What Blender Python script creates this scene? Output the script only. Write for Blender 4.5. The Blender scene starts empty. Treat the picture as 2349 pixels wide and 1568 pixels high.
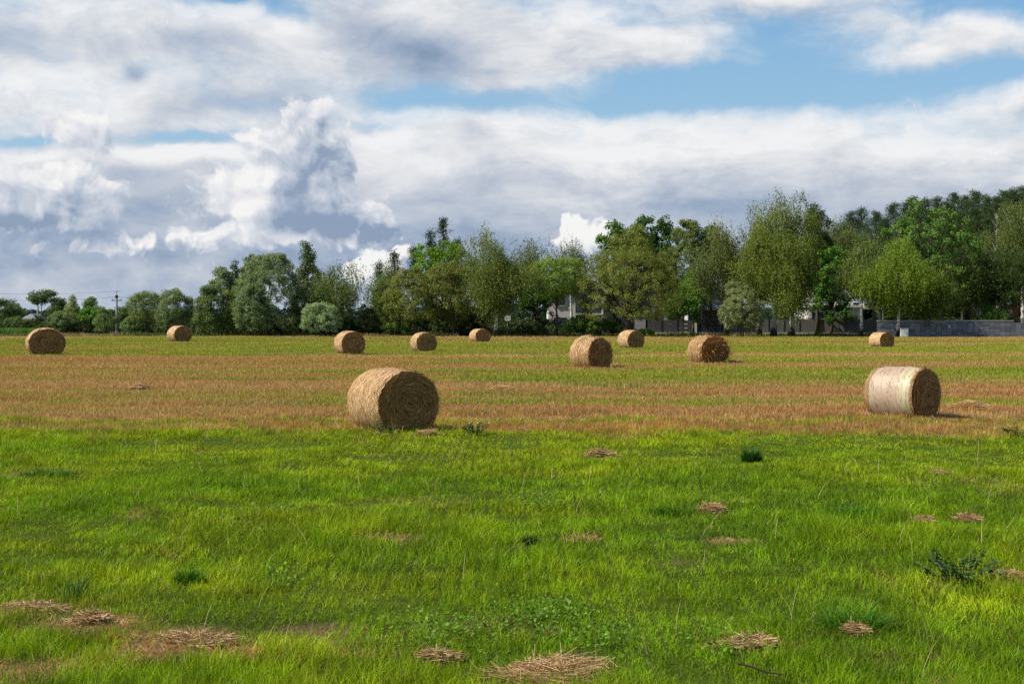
import bpy, math, random
import numpy as np
from mathutils import Vector

# ------------------------------------------------------------------ camera, sky, sun, exposure
sc = bpy.context.scene
COL = sc.collection
F, CX, HZ, CH = 3263.0, 1174.5, 720.0, 2.4      # focal length, centre column, horizon row (in a 2349 px wide frame), eye height

def dist(y): return CH * F / (y - HZ)           # ground distance seen at row y
def PX(x, d): return (x - CX) / F * d           # metres to the side of the camera axis
def HT(y, d): return CH + (HZ - y) / F * d      # height above the ground

cam = bpy.data.cameras.new('camera')
cam.sensor_width = 36.0
cam.lens = 36.0 * F / 2349.0
cam.clip_end = 6000.0
cam.clip_start = 0.1
camo = bpy.data.objects.new('camera', cam)
COL.objects.link(camo)
camo.location = (0, 0, CH)
camo.rotation_euler = (math.radians(90) - math.atan((784.0 - HZ) / F), 0, 0)
sc.camera = camo

sc.view_settings.view_transform = 'Standard'
sc.view_settings.look = 'None'
sc.view_settings.exposure = 0.35
sc.view_settings.gamma = 1.0
sc.cycles.use_denoising = False
sc.cycles.max_bounces = 6
sc.cycles.diffuse_bounces = 3
sc.cycles.transmission_bounces = 3
sc.cycles.use_adaptive_sampling = False

SUN_EL, SUN_AZ = math.radians(46), math.radians(-104)    # azimuth from +Y towards +X: the sun stands to the left
sv = Vector((math.sin(SUN_AZ) * math.cos(SUN_EL), math.cos(SUN_AZ) * math.cos(SUN_EL), math.sin(SUN_EL)))
sl = bpy.data.lights.new('sun', 'SUN')
sl.energy = 5.0
sl.angle = math.radians(0.5)
sl.color = (1.0, 0.93, 0.82)
so = bpy.data.objects.new('sun', sl)
COL.objects.link(so)
so.rotation_euler = (-sv).to_track_quat('-Z', 'Y').to_euler()
so.location = sv * 200

class NT:
    """small helper to write node trees"""
    def __init__(self, tree): self.t = tree
    def n(self, typ, **kw):
        x = self.t.nodes.new(typ)
        for k, v in kw.items(): setattr(x, k, v)
        return x
    def put(self, sock, v):
        if isinstance(v, bpy.types.NodeSocket): self.t.links.new(v, sock)
        elif v is not None: sock.default_value = v
    def m(self, op, a, b=None, c=None, clamp=False):
        x = self.n('ShaderNodeMath', operation=op); x.use_clamp = clamp
        self.put(x.inputs[0], a)
        if b is not None: self.put(x.inputs[1], b)
        if c is not None: self.put(x.inputs[2], c)
        return x.outputs[0]
    def v(self, op, a, b=None, c=None, out=0):
        x = self.n('ShaderNodeVectorMath', operation=op)
        self.put(x.inputs[0], a)
        if b is not None: self.put(x.inputs[1], b)
        if c is not None: self.put(x.inputs[2], c)
        return x.outputs[out]
    dim = '3D'
    def noise(self, vec, scale, detail=4.0, rough=0.55, out='Fac', lac=2.0, dist=0.0):
        x = self.n('ShaderNodeTexNoise', noise_dimensions=NT.dim)
        self.put(x.inputs['Vector'], vec); x.inputs['Scale'].default_value = scale
        x.inputs['Detail'].default_value = detail; x.inputs['Roughness'].default_value = rough
        x.inputs['Lacunarity'].default_value = lac; x.inputs['Distortion'].default_value = dist
        return x.outputs[out]
    def step(self, val, a, b, t0=0.0, t1=1.0):
        x = self.n('ShaderNodeMapRange', interpolation_type='SMOOTHSTEP')
        self.put(x.inputs[0], val)
        for i, q in enumerate((a, b, t0, t1)): self.put(x.inputs[1 + i], q)
        return x.outputs[0]
    def mix(self, f, a, b, blend='MIX'):
        x = self.n('ShaderNodeMix', data_type='RGBA', blend_type=blend)
        self.put(x.inputs[0], f)
        for i, q in ((6, a), (7, b)):
            self.put(x.inputs[i], (*q, 1.0) if isinstance(q, tuple) and len(q) == 3 else q)
        return x.outputs[2]
    def ramp(self, f, stops):
        x = self.n('ShaderNodeValToRGB')
        e = x.color_ramp.elements
        while len(e) < len(stops): e.new(0.5)
        for k, (p, c) in enumerate(stops):
            e[k].position = p; e[k].color = (*c, 1.0)
        self.put(x.inputs[0], f)
        return x.outputs[0]

U = 326.3
def blobs(g, p, lst, acc=0.0):
    """sum of soft elliptical bumps; positions are directions in the sky"""
    for b in lst:
        x, y, rx, ry, amp = b[:5]
        cx, cy, rx, ry = (x - CX) / U, (720 - y) / U, rx / U, ry / U
        q = g.v('SUBTRACT', p, (cx, cy, 0.0))
        if len(b) > 5:                                   # tilted ellipse (degrees, anticlockwise)
            r = g.n('ShaderNodeVectorRotate', rotation_type='Z_AXIS')
            g.put(r.inputs['Vector'], q); r.inputs['Angle'].default_value = -math.radians(b[5])
            q = r.outputs[0]
        q = g.v('MULTIPLY', q, (1 / rx, 1 / ry, 0.0))
        d = g.v('DOT_PRODUCT', q, q, out=1)
        e = g.m('EXPONENT', g.m('MULTIPLY', d, -1.0))
        acc = g.m('MULTIPLY_ADD', e, amp, acc)
    return acc

def group(name, fn):
    t = bpy.data.node_groups.new(name, 'ShaderNodeTree')
    t.interface.new_socket('P', in_out='INPUT', socket_type='NodeSocketVector')
    t.interface.new_socket('D', in_out='OUTPUT', socket_type='NodeSocketFloat')
    g = NT(t)
    i = g.n('NodeGroupInput'); o = g.n('NodeGroupOutput')
    t.links.new(fn(g, i.outputs[0]), o.inputs[0])
    return t

# cumulus heaps: (x, y, rx, ry, amount[, tilt])
CUMULUS = [
    (690, 455, 125, 75, .9), (800, 505, 110, 50, .85), (650, 385, 55, 65, .75), (600, 345, 45, 45, .55),
    (600, 470, 60, 60, .6), (540, 430, 75, 45, .45), (745, 350, 55, 60, .62, -50), (690, 270, 70, 60, .55, -40),
    (800, 400, 30, 25, .4, -50), (480, 460, 90, 50, .35), (880, 535, 60, 22, .5),
    (60, 450, 160, 75, .9), (190, 440, 70, 55, .6), (0, 380, 80, 45, .5), (250, 480, 60, 45, .35), (60, 505, 180, 30, .6),
    (230, 310, 70, 42, .65), (250, 350, 70, 35, .45), (150, 300, 60, 30, .3),
    (420, 560, 90, 45, .42), (215, 525, 80, 28, .38), (330, 550, 60, 26, .32), (690, 560, 60, 26, .40), (270, 575, 90, 18, .30), (120, 580, 60, 14, .28), (480, 620, 80, 16, .28),
    (1330, 515, 44, 38, .8, -25), (1275, 538, 36, 18, .55), (1385, 540, 50, 26, .6), (1310, 492, 20, 26, .5),
    (870, 610, 75, 30, .85), (930, 585, 30, 22, .6), (830, 630, 40, 30, .5),
    (860, 525, 60, 30, .35), (760, 470, 60, 50, .3), (720, 330, 60, 45, .35), (660, 300, 60, 40, .3), (560, 505, 40, 30, .3), (600, 545, 90, 25, .35),
]
def cum_density(g, p):
    w = g.noise(p, 1.6, 4.0, 0.55, 'Color')
    q = g.v('MULTIPLY_ADD', g.v('SUBTRACT', w, (.5, .5, .5)), (.42, .36, 0.0), p)
    w2 = g.noise(p, 6.5, 3.0, 0.55, 'Color')
    q = g.v('MULTIPLY_ADD', g.v('SUBTRACT', w2, (.5, .5, .5)), (.13, .13, 0.0), q)
    d = blobs(g, q, CUMULUS)
    f = g.noise(q, 3.4, 6.0, 0.58)
    v = g.n('ShaderNodeTexVoronoi', feature='SMOOTH_F1', normalize=True, voronoi_dimensions='2D')
    g.put(v.inputs['Vector'], q); v.inputs['Scale'].default_value = 2.6; v.inputs['Detail'].default_value = 2.5
    v.inputs['Roughness'].default_value = .55; v.inputs['Lacunarity'].default_value = 2.3; v.inputs['Smoothness'].default_value = .35
    d = g.m('MULTIPLY_ADD', g.m('SUBTRACT', .30, v.outputs['Distance']), 1.15, d)
    return g.m('MULTIPLY_ADD', g.m('SUBTRACT', f, 0.5), 0.75, d)

def cum_shade(g, p):
    """how much of the heap's own shadow falls at p (bases and the side turned from the sun)"""
    return blobs(g, p, [
        (740, 525, 190, 26, .66), (860, 540, 90, 20, .66), (700, 460, 70, 70, .6), (800, 495, 110, 45, .75), (640, 350, 60, 60, .25), (640, 420, 60, 60, .25),
        (745, 350, 60, 55, .6), (690, 290, 70, 50, .45), (810, 400, 40, 30, .5),
        (90, 518, 220, 20, .70), (170, 480, 90, 45, .5), (30, 470, 60, 40, .35), (1000, 130, 110, 40, .55, -20), (880, 90, 90, 40, .4, -20),
        (600, 450, 40, 60, -.45), (568, 495, 34, 45, -.8), (420, 555, 80, 40, -.6), (690, 560, 50, 20, -.7), (215, 525, 50, 22, -.7), (1340, 515, 110, 60, -1.2), (880, 605, 100, 50, -1.2),
    ])

SHEET = [   # the high layer; negative amounts are the openings of blue
    (300, 130, 700, 190, .42), (1000, 60, 420, 120, .36), (1300, 130, 330, 60, .34), (1480, 125, 170, 34, .30), (1750, 15, 330, 40, .40), (1180, 190, 130, 35, .22),
    (2130, 130, 190, 40, .34, 8), (1960, 78, 110, 28, .24), (2270, 120, 150, 40, .30), (2090, 165, 70, 30, .15),
    (1500, 390, 1300, 110, .62), (2290, 250, 130, 36, .34), (1400, 290, 500, 40, .12), (400, 640, 1500, 110, .7), (1174, 730, 2500, 70, .8), (1700, 540, 1100, 90, .7), (350, 430, 500, 110, .45),
    (1640, 200, 380, 45, -.55), (1300, 235, 300, 30, -.36), (1960, 215, 300, 42, -.42), (1760, 110, 110, 60, -.34), (2240, 30, 190, 40, -.34), (2330, 50, 90, 30, -.2), (2300, 190, 150, 22, -.3),
    (985, 225, 120, 32, -.50), (660, 38, 60, 34, -.62, -30), (560, 8, 110, 12, -.45), (430, 332, 150, 18, -.72), (530, 312, 60, 18, -.25), (75, 352, 70, 13, -.75), (860, 290, 110, 20, -.30), (1420, 50, 60, 16, -.12),
]
def sheet_density(g, p):
    w = g.noise(p, 1.3, 4.0, 0.55, 'Color')
    q = g.v('MULTIPLY_ADD', g.v('SUBTRACT', w, (.5, .5, .5)), (.55, .26, 0.0), p)
    d = blobs(g, q, SHEET, 0.42)
    ps = g.v('MULTIPLY', q, (1.0, 2.3, 1.0))
    f = g.noise(ps, 1.7, 7.0, 0.6)
    return g.m('ADD', d, g.m('MULTIPLY', g.m('SUBTRACT', f, 0.5), 0.85))

def build_world():
    w = bpy.data.worlds.new('World'); sc.world = w; w.use_nodes = True
    t = w.node_tree; t.nodes.clear(); g = NT(t)
    tc = g.n('ShaderNodeTexCoord').outputs['Generated']
    sep = g.n('ShaderNodeSeparateXYZ'); g.put(sep.inputs[0], tc)
    X, Y, Z = sep.outputs
    az = g.m('ARCTAN2', X, Y)
    hyp = g.m('SQRT', g.m('ADD', g.m('MULTIPLY', X, X), g.m('MULTIPLY', Y, Y)))
    el = g.m('DIVIDE', Z, g.m('MAXIMUM', hyp, 0.02))
    cmb = g.n('ShaderNodeCombineXYZ')
    g.put(cmb.inputs[0], g.m('MULTIPLY', az, 10.0)); g.put(cmb.inputs[1], g.m('MULTIPLY', el, 10.0))
    P = cmb.outputs[0]; ey = g.m('MULTIPLY', el, 10.0)

    sky = g.n('ShaderNodeTexSky', sky_type='NISHITA')
    sky.sun_disc = False; sky.sun_elevation = SUN_EL; sky.sun_rotation = SUN_AZ
    sky.altitude = 100; sky.air_density = 1.0; sky.dust_density = 0.4; sky.ozone_density = 2.0
    S = 0.10
    bg0 = g.n('ShaderNodeBackground'); g.put(bg0.inputs[0], sky.outputs[0]); bg0.inputs[1].default_value = S

    G1 = group('sheet', sheet_density); G2 = group('cumulus', cum_density); G3 = group('cumulus_shade', cum_shade)
    def call(G, p):
        x = g.n('ShaderNodeGroup'); x.node_tree = G; g.put(x.inputs[0], p); return x.outputs[0]
    d1 = call(G1, P)
    d1b = call(G1, g.v('ADD', P, (-.07, .10, 0)))
    a1 = g.step(d1, .14, .95)
    rel1 = g.m('SUBTRACT', d1, d1b)                        # > 0 where it is thicker here than towards the sun
    # rounder lumps on the left, long layers on the right
    fl = g.noise(g.v('MULTIPLY', P, (1.0, 1.5, 1)), 2.0, 7.0, 0.60, dist=.25)
    fr = g.noise(g.v('MULTIPLY', P, (1.0, 3.0, 1)), 2.0, 7.0, 0.62, dist=.25)
    fine = g.m('ADD', fl, g.m('MULTIPLY', g.m('SUBTRACT', fr, fl), g.step(az, -.16, .04)))
    thick = g.step(d1, .60, 1.35)
    s1 = g.m('ADD', g.m('MULTIPLY', thick, .22), g.m('MULTIPLY', rel1, -.55))
    s1 = g.m('ADD', s1, .15)
    broad = g.noise(g.v('MULTIPLY', P, (1.0, 1.9, 1)), 1.15, 5.0, 0.62, dist=.4)
    s1 = g.m('ADD', s1, g.m('MULTIPLY', g.m('SUBTRACT', broad, .5), .75))
    s1 = g.m('ADD', s1, g.m('MULTIPLY', g.m('SUBTRACT', fine, .5), .62))
    s1 = g.m('ADD', s1, g.step(ey, 1.15, 0.40, 0.0, 0.34))      # greyer towards the horizon
    s1 = blobs(g, P, [(800, 70, 110, 70, .28), (960, 120, 150, 50, .62, -18), (880, 160, 200, 30, .15), (450, 100, 170, 40, .30), (60, 130, 130, 55, .36), (560, 235, 210, 40, .32), (335, 192, 26, 17, .5), (1080, 285, 40, 30, .2), (480, 495, 330, 45, .20), (860, 530, 90, 30, .25), (300, 400, 160, 40, .12), (120, 540, 200, 25, .18), (620, 590, 300, 25, .12), (700, 300, 70, 60, .3, -50),
                      (300, 60, 200, 40, -.15), (200, 230, 200, 40, -.1), (1500, 345, 600, 40, -.10), (1250, 540, 300, 50, .12), (1900, 440, 500, 50, .10), (1500, 470, 500, 30, .06), (2250, 290, 160, 40, .05)], s1)
    c1 = g.ramp(s1, [(0.0, (.88, .885, .895)), (.22, (.74, .76, .79)), (.48, (.53, .58, .665)), (.80, (.33, .415, .55)), (1.0, (.24, .325, .46))])
    skyc = g.v('SCALE', sky.outputs[0]); skyc.node.inputs['Scale'].default_value = S
    blue = g.mix(0.75, skyc, g.ramp(g.m('MULTIPLY', ey, .45), [(0.0, (.45, .62, .78)), (.45, (.37, .60, .80)), (.8, (.27, .52, .775)), (1.0, (.18, .43, .73))]))
    col = g.mix(a1, blue, c1)

    d2 = call(G2, P)
    d2b = call(G2, g.v('ADD', P, (-.05, .06, 0)))
    a2 = g.m('MULTIPLY', g.step(d2, .30, .57), .97)
    rel2 = g.m('SUBTRACT', d2, d2b)
    s2 = g.m('ADD', .33, g.m('MULTIPLY', rel2, -1.0))
    s2 = g.m('ADD', s2, g.m('MULTIPLY', call(G3, P), .50))
    s2 = g.m('ADD', s2, g.m('MULTIPLY', g.m('SUBTRACT', fine, .5), .40))
    s2 = g.m('ADD', s2, g.m('MULTIPLY', g.step(d2, .4, 1.3), .14))
    c2 = g.ramp(s2, [(0.0, (.93, .925, .91)), (.25, (.78, .79, .83)), (.5, (.585, .63, .71)), (.8, (.395, .47, .585)), (1.0, (.27, .35, .485))])
    col = g.mix(a2, col, c2)
    bg1 = g.n('ShaderNodeBackground'); g.put(bg1.inputs[0], col); bg1.inputs[1].default_value = 0.785

    # the clouds stand over the far side of the field; overhead and behind the sky is clear
    reg = g.m('MULTIPLY', g.step(g.m('ABSOLUTE', az), .95, .65), g.step(el, .48, .30))
    mx = g.n('ShaderNodeMixShader')
    g.put(mx.inputs[0], reg); g.put(mx.inputs[1], bg0.outputs[0]); g.put(mx.inputs[2], bg1.outputs[0])
    out = g.n('ShaderNodeOutputWorld'); g.put(out.inputs[0], mx.outputs[0])
    w.cycles.sampling_method = 'MANUAL'
    w.cycles.sample_map_resolution = 512
NT.dim = '2D'
build_world()
NT.dim = '3D'

# ------------------------------------------------------------------ helpers
rng = np.random.default_rng(11)

def hash2(ix, iy, s):
    n = (ix.astype(np.int64) * 374761393 + iy.astype(np.int64) * 668265263 + s * 974711) & 0xffffffff
    n = ((n ^ (n >> 13)) * 1274126177) & 0xffffffff
    return ((n ^ (n >> 16)) & 0xffff) / 65535.0

def vnoise(x, y, s=0):
    x = np.asarray(x, float); y = np.asarray(y, float)
    ix, iy = np.floor(x), np.floor(y)
    fx, fy = x - ix, y - iy
    fx, fy = fx * fx * (3 - 2 * fx), fy * fy * (3 - 2 * fy)
    a, b = hash2(ix, iy, s), hash2(ix + 1, iy, s)
    c, d = hash2(ix, iy + 1, s), hash2(ix + 1, iy + 1, s)
    return (a * (1 - fx) + b * fx) * (1 - fy) + (c * (1 - fx) + d * fx) * fy

def fbm(x, y, s=0, o=3):
    r = 0; a = .5; t = 0
    for k in range(o):
        r = r + a * vnoise(x * 2 ** k, y * 2 ** k, s + k * 17); t += a; a *= .55
    return r / t

def norm(v): return v / np.maximum(np.linalg.norm(v, axis=-1, keepdims=True), 1e-9)

def gz(x, y):
    """height of the field: nearly flat, a little uneven close to the camera"""
    x = np.asarray(x, float); y = np.asarray(y, float)
    f = np.clip((75 - y) / 45, 0, 1)
    return f * ((vnoise(x * .35, y * .35, 5) - .5) * .12 + (vnoise(x * 1.3, y * 1.3, 9) - .5) * .05)

def mesh_np(name, verts, faces, mat, parent=None, cols=None, attr=None, smooth=False, normals=None):
    """one mesh object from numpy arrays; faces = list of (M,k) index arrays"""
    me = bpy.data.meshes.new(name)
    verts = np.ascontiguousarray(verts, dtype=np.float32)
    me.vertices.add(len(verts)); me.vertices.foreach_set('co', verts.ravel())
    faces = [np.asarray(f, dtype=np.int32) for f in faces if len(f)]
    nl = sum(f.size for f in faces); npoly = sum(len(f) for f in faces)
    me.loops.add(nl); me.loops.foreach_set('vertex_index', np.concatenate([f.ravel() for f in faces]))
    me.polygons.add(npoly)
    starts = []; o = 0
    for f in faces:
        starts.append(np.arange(len(f), dtype=np.int32) * f.shape[1] + o); o += f.size
    me.polygons.foreach_set('loop_start', np.concatenate(starts))
    me.polygons.foreach_set('use_smooth', np.full(npoly, smooth, dtype=bool))
    me.update(calc_edges=True)
    if cols is not None:
        a = me.attributes.new('col', 'FLOAT_COLOR', 'POINT')
        c = np.ones((len(verts), 4), dtype=np.float32); c[:, :3] = cols
        a.data.foreach_set('color', c.ravel())
    if attr is not None:
        for k, val in attr.items():
            a = me.attributes.new(k, 'FLOAT', 'POINT')
            a.data.foreach_set('value', np.ascontiguousarray(val, dtype=np.float32))
    if normals is not None:                               # soft shading normals (a crown shades as a mass of leaves)
        a = me.attributes.new('custom_normal', 'FLOAT_VECTOR', 'POINT')
        a.data.foreach_set('vector', np.ascontiguousarray(normals, dtype=np.float32).ravel())
    me.materials.append(mat)
    o = bpy.data.objects.new(name, me); COL.objects.link(o)
    if parent is not None: o.parent = parent
    return o

def tag(o, label=None, cat=None, group=None, kind=None):
    if label: o['label'] = label
    if cat: o['category'] = cat
    if group: o['group'] = group
    if kind: o['kind'] = kind
    return o

def empty(name, loc, label, cat, group=None, rz=0.0):
    o = bpy.data.objects.new(name, None); COL.objects.link(o)
    o.location = loc; o.rotation_euler = (0, 0, rz); o.empty_display_size = .3
    return tag(o, label, cat, group)

class MB:
    """collects boxes, prisms and tubes for ONE mesh"""
    def __init__(self): self.v = []; self.q = []; self.t = []; self.n = 0
    def add(self, v, q=(), t=()):
        self.v.append(np.asarray(v, float))
        if len(q): self.q.append(np.asarray(q) + self.n)
        if len(t): self.t.append(np.asarray(t) + self.n)
        self.n += len(v); return self
    def box(self, x0, x1, y0, y1, z0, z1):
        v = [(x, y, z) for z in (z0, z1) for y in (y0, y1) for x in (x0, x1)]
        return self.add(v, [(0, 2, 3, 1), (4, 5, 7, 6), (0, 1, 5, 4), (2, 6, 7, 3), (0, 4, 6, 2), (1, 3, 7, 5)])
    def bar(self, pts, radii, sides=7, cap=True):
        pts = np.asarray(pts, float); n = len(pts)
        radii = np.full(n, radii, float) if np.isscalar(radii) else np.asarray(radii, float)
        d = norm(np.gradient(pts, axis=0))
        ref = np.where(np.abs(d[:, 2:3]) > .9, np.array([[1., 0, 0]]), np.array([[0, 0, 1.]]))
        u = norm(np.cross(d, ref)); w = np.cross(d, u)
        a = np.arange(sides) * 2 * math.pi / sides
        ring = pts[:, None] + radii[:, None, None] * (np.cos(a)[None, :, None] * u[:, None] + np.sin(a)[None, :, None] * w[:, None])
        v = ring.reshape(-1, 3)
        i = np.arange(sides); j = (i + 1) % sides
        q = [np.stack([k * sides + i, k * sides + j, (k + 1) * sides + j, (k + 1) * sides + i], 1) for k in range(n - 1)]
        t = []
        if cap:
            v = np.vstack([v, pts[-1:] , pts[:1]])
            t = np.vstack([np.stack([(n - 1) * sides + i, (n - 1) * sides + j, np.full(sides, n * sides)], 1),
                           np.stack([j, i, np.full(sides, n * sides + 1)], 1)])
        return self.add(v, np.vstack(q), t)
    def prism(self, poly, y0, y1):
        """outline in the x-z plane, pushed from y0 to y1"""
        k = len(poly)
        v = [(x, y0, z) for x, z in poly] + [(x, y1, z) for x, z in poly]
        c0 = np.mean([p[0] for p in poly]), np.mean([p[1] for p in poly])
        v += [(c0[0], y0, c0[1]), (c0[0], y1, c0[1])]
        q = [(i, (i + 1) % k, (i + 1) % k + k, i + k) for i in range(k)]
        t = [((i + 1) % k, i, 2 * k) for i in range(k)] + [(i + k, (i + 1) % k + k, 2 * k + 1) for i in range(k)]
        return self.add(v, q, t)
    def build(self, name, mat, parent=None, smooth=False, cols=None):
        v = np.vstack(self.v)
        f = []
        if self.q: f.append(np.vstack(self.q))
        if self.t: f.append(np.vstack(self.t))
        return mesh_np(name, v, f, mat, parent, smooth=smooth)

def material(name, fn):
    m = bpy.data.materials.new(name); m.use_nodes = True
    t = m.node_tree; t.nodes.clear(); g = NT(t)
    out = g.n('ShaderNodeOutputMaterial')
    g.put(out.inputs[0], fn(g))
    return m

def princ(g, col, rough=.8, spec=.25, normal=None, metal=0.0):
    b = g.n('ShaderNodeBsdfPrincipled')
    g.put(b.inputs['Base Color'], (*col, 1.0) if isinstance(col, tuple) else col)
    g.put(b.inputs['Roughness'], rough); b.inputs['Specular IOR Level'].default_value = spec
    b.inputs['Metallic'].default_value = metal
    if normal is not None: g.put(b.inputs['Normal'], normal)
    return b.outputs[0]

def bump(g, h, strength=.5, d=.02):
    b = g.n('ShaderNodeBump'); b.inputs['Strength'].default_value = strength; b.inputs['Distance'].default_value = d
    g.put(b.inputs['Height'], h); return b.outputs[0]

def objco(g): return g.n('ShaderNodeTexCoord').outputs['Object']

def plain(name, col, rough=.75, var=.12, scale=3.0, spec=.25, metal=0.0):
    """painted or cast surface with faint blotches and dust"""
    def fn(g):
        p = objco(g)
        a = g.noise(p, scale, 5.0, .6); b = g.noise(p, scale * 9, 4.0, .6)
        k = g.m('ADD', g.m('MULTIPLY', g.m('SUBTRACT', a, .5), 2 * var), g.m('MULTIPLY', g.m('SUBTRACT', b, .5), var))
        h = g.v('SCALE', (*col,)); g.put(h.node.inputs['Scale'], g.m('ADD', 1.0, k))
        return princ(g, h, rough, spec, bump(g, b, .15, .01), metal)
    return material(name, fn)

def translucent_mat(name, colfn, trans=.3, rough=.5, spec=.25):
    def fn(g):
        c = colfn(g)
        a = princ(g, c, rough, spec)
        tr = g.n('ShaderNodeBsdfTranslucent')
        g.put(tr.inputs[0], g.mix(.5, c, g.mix(1.0, c, (1.0, 1.0, .35), 'MULTIPLY')))
        mx = g.n('ShaderNodeMixShader'); mx.inputs[0].default_value = trans
        g.put(mx.inputs[1], a); g.put(mx.inputs[2], tr.outputs[0])
        return mx.outputs[0]
    return material(name, fn)

def att(g, name, out='Color'):
    a = g.n('ShaderNodeAttribute'); a.attribute_name = name; return a.outputs[out]

M_GRASS = translucent_mat('grass_blades', lambda g: att(g, 'col'), .34, .5, .18)
M_STRAW = material('dry_straw', lambda g: princ(g, att(g, 'col'), .65, .3))
def leafcol(g):
    c = g.n('ShaderNodeObjectInfo').outputs['Color']
    t = att(g, 'tint', 'Fac')
    c = g.mix(g.step(t, .55, 1.0), c, g.mix(1.0, c, (1.42, 1.22, .8), 'MULTIPLY'))
    return g.mix(g.step(t, .45, 0.0), c, g.mix(1.0, c, (.70, .78, .85), 'MULTIPLY'))
M_LEAF = translucent_mat('leaves', leafcol, .33, .55, .14)
def barkfn(a, b, sc):
    def fn(g):
        p = objco(g)
        n = g.noise(g.v('MULTIPLY', p, (1, 1, .25)), sc, 6.0, .65)
        return princ(g, g.ramp(n, [(.3, a), (.7, b)]), .9, .1, bump(g, n, .8, .03))
    return fn
M_BARK = material('grey_brown_bark', barkfn((.035, .026, .018), (.13, .10, .07), 9))
M_PINEBARK = material('reddish_pine_bark', barkfn((.06, .03, .018), (.23, .11, .055), 6))
def birchfn(g):
    p = objco(g)
    n = g.noise(g.v('MULTIPLY', p, (1, 1, 2.6)), 4.0, 5.0, .7)
    sep = g.n('ShaderNodeSeparateXYZ'); g.put(sep.inputs[0], p)
    low = g.step(sep.outputs[2], 1.9, .2, 0.0, .22)
    f = g.step(g.m('ADD', n, low), .56, .64)
    return princ(g, g.mix(f, (.62, .58, .52), (.045, .038, .032)), .75, .2, bump(g, n, .5, .02))
M_BIRCH = material('white_birch_bark', birchfn)
M_TWIG = plain('bare_twig', (.30, .24, .19), .9)

# ------------------------------------------------------------------ ground
ROWS_R = [(766, .1), (770, .12), (780, .42), (786, .75), (800, .72), (815, .66), (828, .55), (836, .42), (845, .38), (856, .6), (870, .72), (880, .5), (888, .22), (897, .03), (908, .22), (918, .4), (932, .28), (945, .08), (957, .10), (970, .22), (984, .22), (996, .30), (1006, .9), (1018, 1.05), (1700, 1.05)]
ROWS_L = [(766, .35), (771, .2), (776, .3), (782, .78), (795, .82), (812, .74), (820, .45), (828, .18), (838, .33), (845, .13), (852, .3), (857, .5), (863, .25), (880, .1), (893, .03), (903, .2), (912, .35), (920, .22), (930, .18), (945, .2), (960, .15), (972, .30), (985, .40), (995, .75), (1006, 1.05), (1700, 1.05)]
DRY = [(70, 1402, 130, 28), (430, 1482, 170, 32), (200, 1438, 70, 16), (1010, 1512, 55, 9), (1270, 1548, 170, 13), (1720, 1478, 100, 16), (1965, 1440, 45, 11), (2060, 1500, 120, 18), (2310, 1330, 60, 14), (900, 1240, 70, 8),
       (1690, 1246, 50, 7), (90, 1548, 170, 20), (1340, 1240, 40, 6), (1560, 1290, 50, 8), (2130, 1195, 35, 6), (2230, 1192, 35, 6), (1640, 1180, 40, 7), (1390, 1045, 50, 7), (800, 1500, 60, 10), (1240, 1440, 40, 8), (520, 1300, 40, 8), (1500, 1255, 40, 6), (330, 1440, 200, 16), (520, 1510, 150, 14), (700, 1430, 50, 9), (2200, 1560, 80, 12)]

def green_at(x, y):
    """share of fresh green (1) against dry stubble (0)"""
    x = np.asarray(x, float); y = np.maximum(np.asarray(y, float), 1.0)
    row = HZ + CH * F / y; col = CX + x / y * F
    row = row + ((vnoise(x * .07, y * .05, 71) - .5) * 7 + (fbm(x * .45, y * .3, 73, 3) - .5) * 48 * np.clip((row - 930) / 60, 0, 1)) * np.clip((1040 - row) / 150, .4, 1)
    L = np.interp(row, [r for r, v in ROWS_L], [v for r, v in ROWS_L])
    R = np.interp(row, [r for r, v in ROWS_R], [v for r, v in ROWS_R])
    k = np.clip((col - 850) / 500, 0, 1)
    g = L * (1 - k) + R * k
    g = np.where((row > 824) & (row < 990), (g - .33) * 1.35 + .33, g)
    g = g + np.where(row < 840, 1.0, np.where(row < 985, .6, 0)) * (vnoise(x * .035, row * np.where(row < 840, .30, .13), 99) - .56) * .95
    a = np.where(y < 29, .55, 1.0)
    near = np.clip((30 - y) / 4, 0, 1)
    g = g - near * np.clip((fbm(x * .9, y * .55, 35, 3) - .60) * 4.0, 0, .55)
    g = g + a * ((fbm(x * .07, y * .9, 31, 3) - .5) * .95 + (vnoise(x * .8, y * 1.4, 41) - .5) * .45)
    for (cx, cy, rx, ry) in DRY:
        dcx, dcy = PX(cx, dist(cy)), dist(cy)
        ex, ey = rx / F * dcy, ry / (cy - HZ) * dcy
        w = ((x - dcx) / ex) ** 2 * .7 + ((y - dcy) / ey) ** 2 * .7 + (fbm(x * 3.5, y * 2.5, 51, 3) - .5) * 3.2
        g = g - 1.02 * np.exp(-np.maximum(w, 0))
    return g

def axis(lo, hi, fine_lo, fine_hi, step, grow=1.25):
    a = list(np.arange(fine_lo, fine_hi, step)); s = step; v = fine_lo
    while v > lo: s *= grow; v -= s; a.insert(0, v)
    s = step; v = a[-1]
    while v < hi: s *= grow; v += s; a.append(v)
    return np.array(a)

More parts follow.
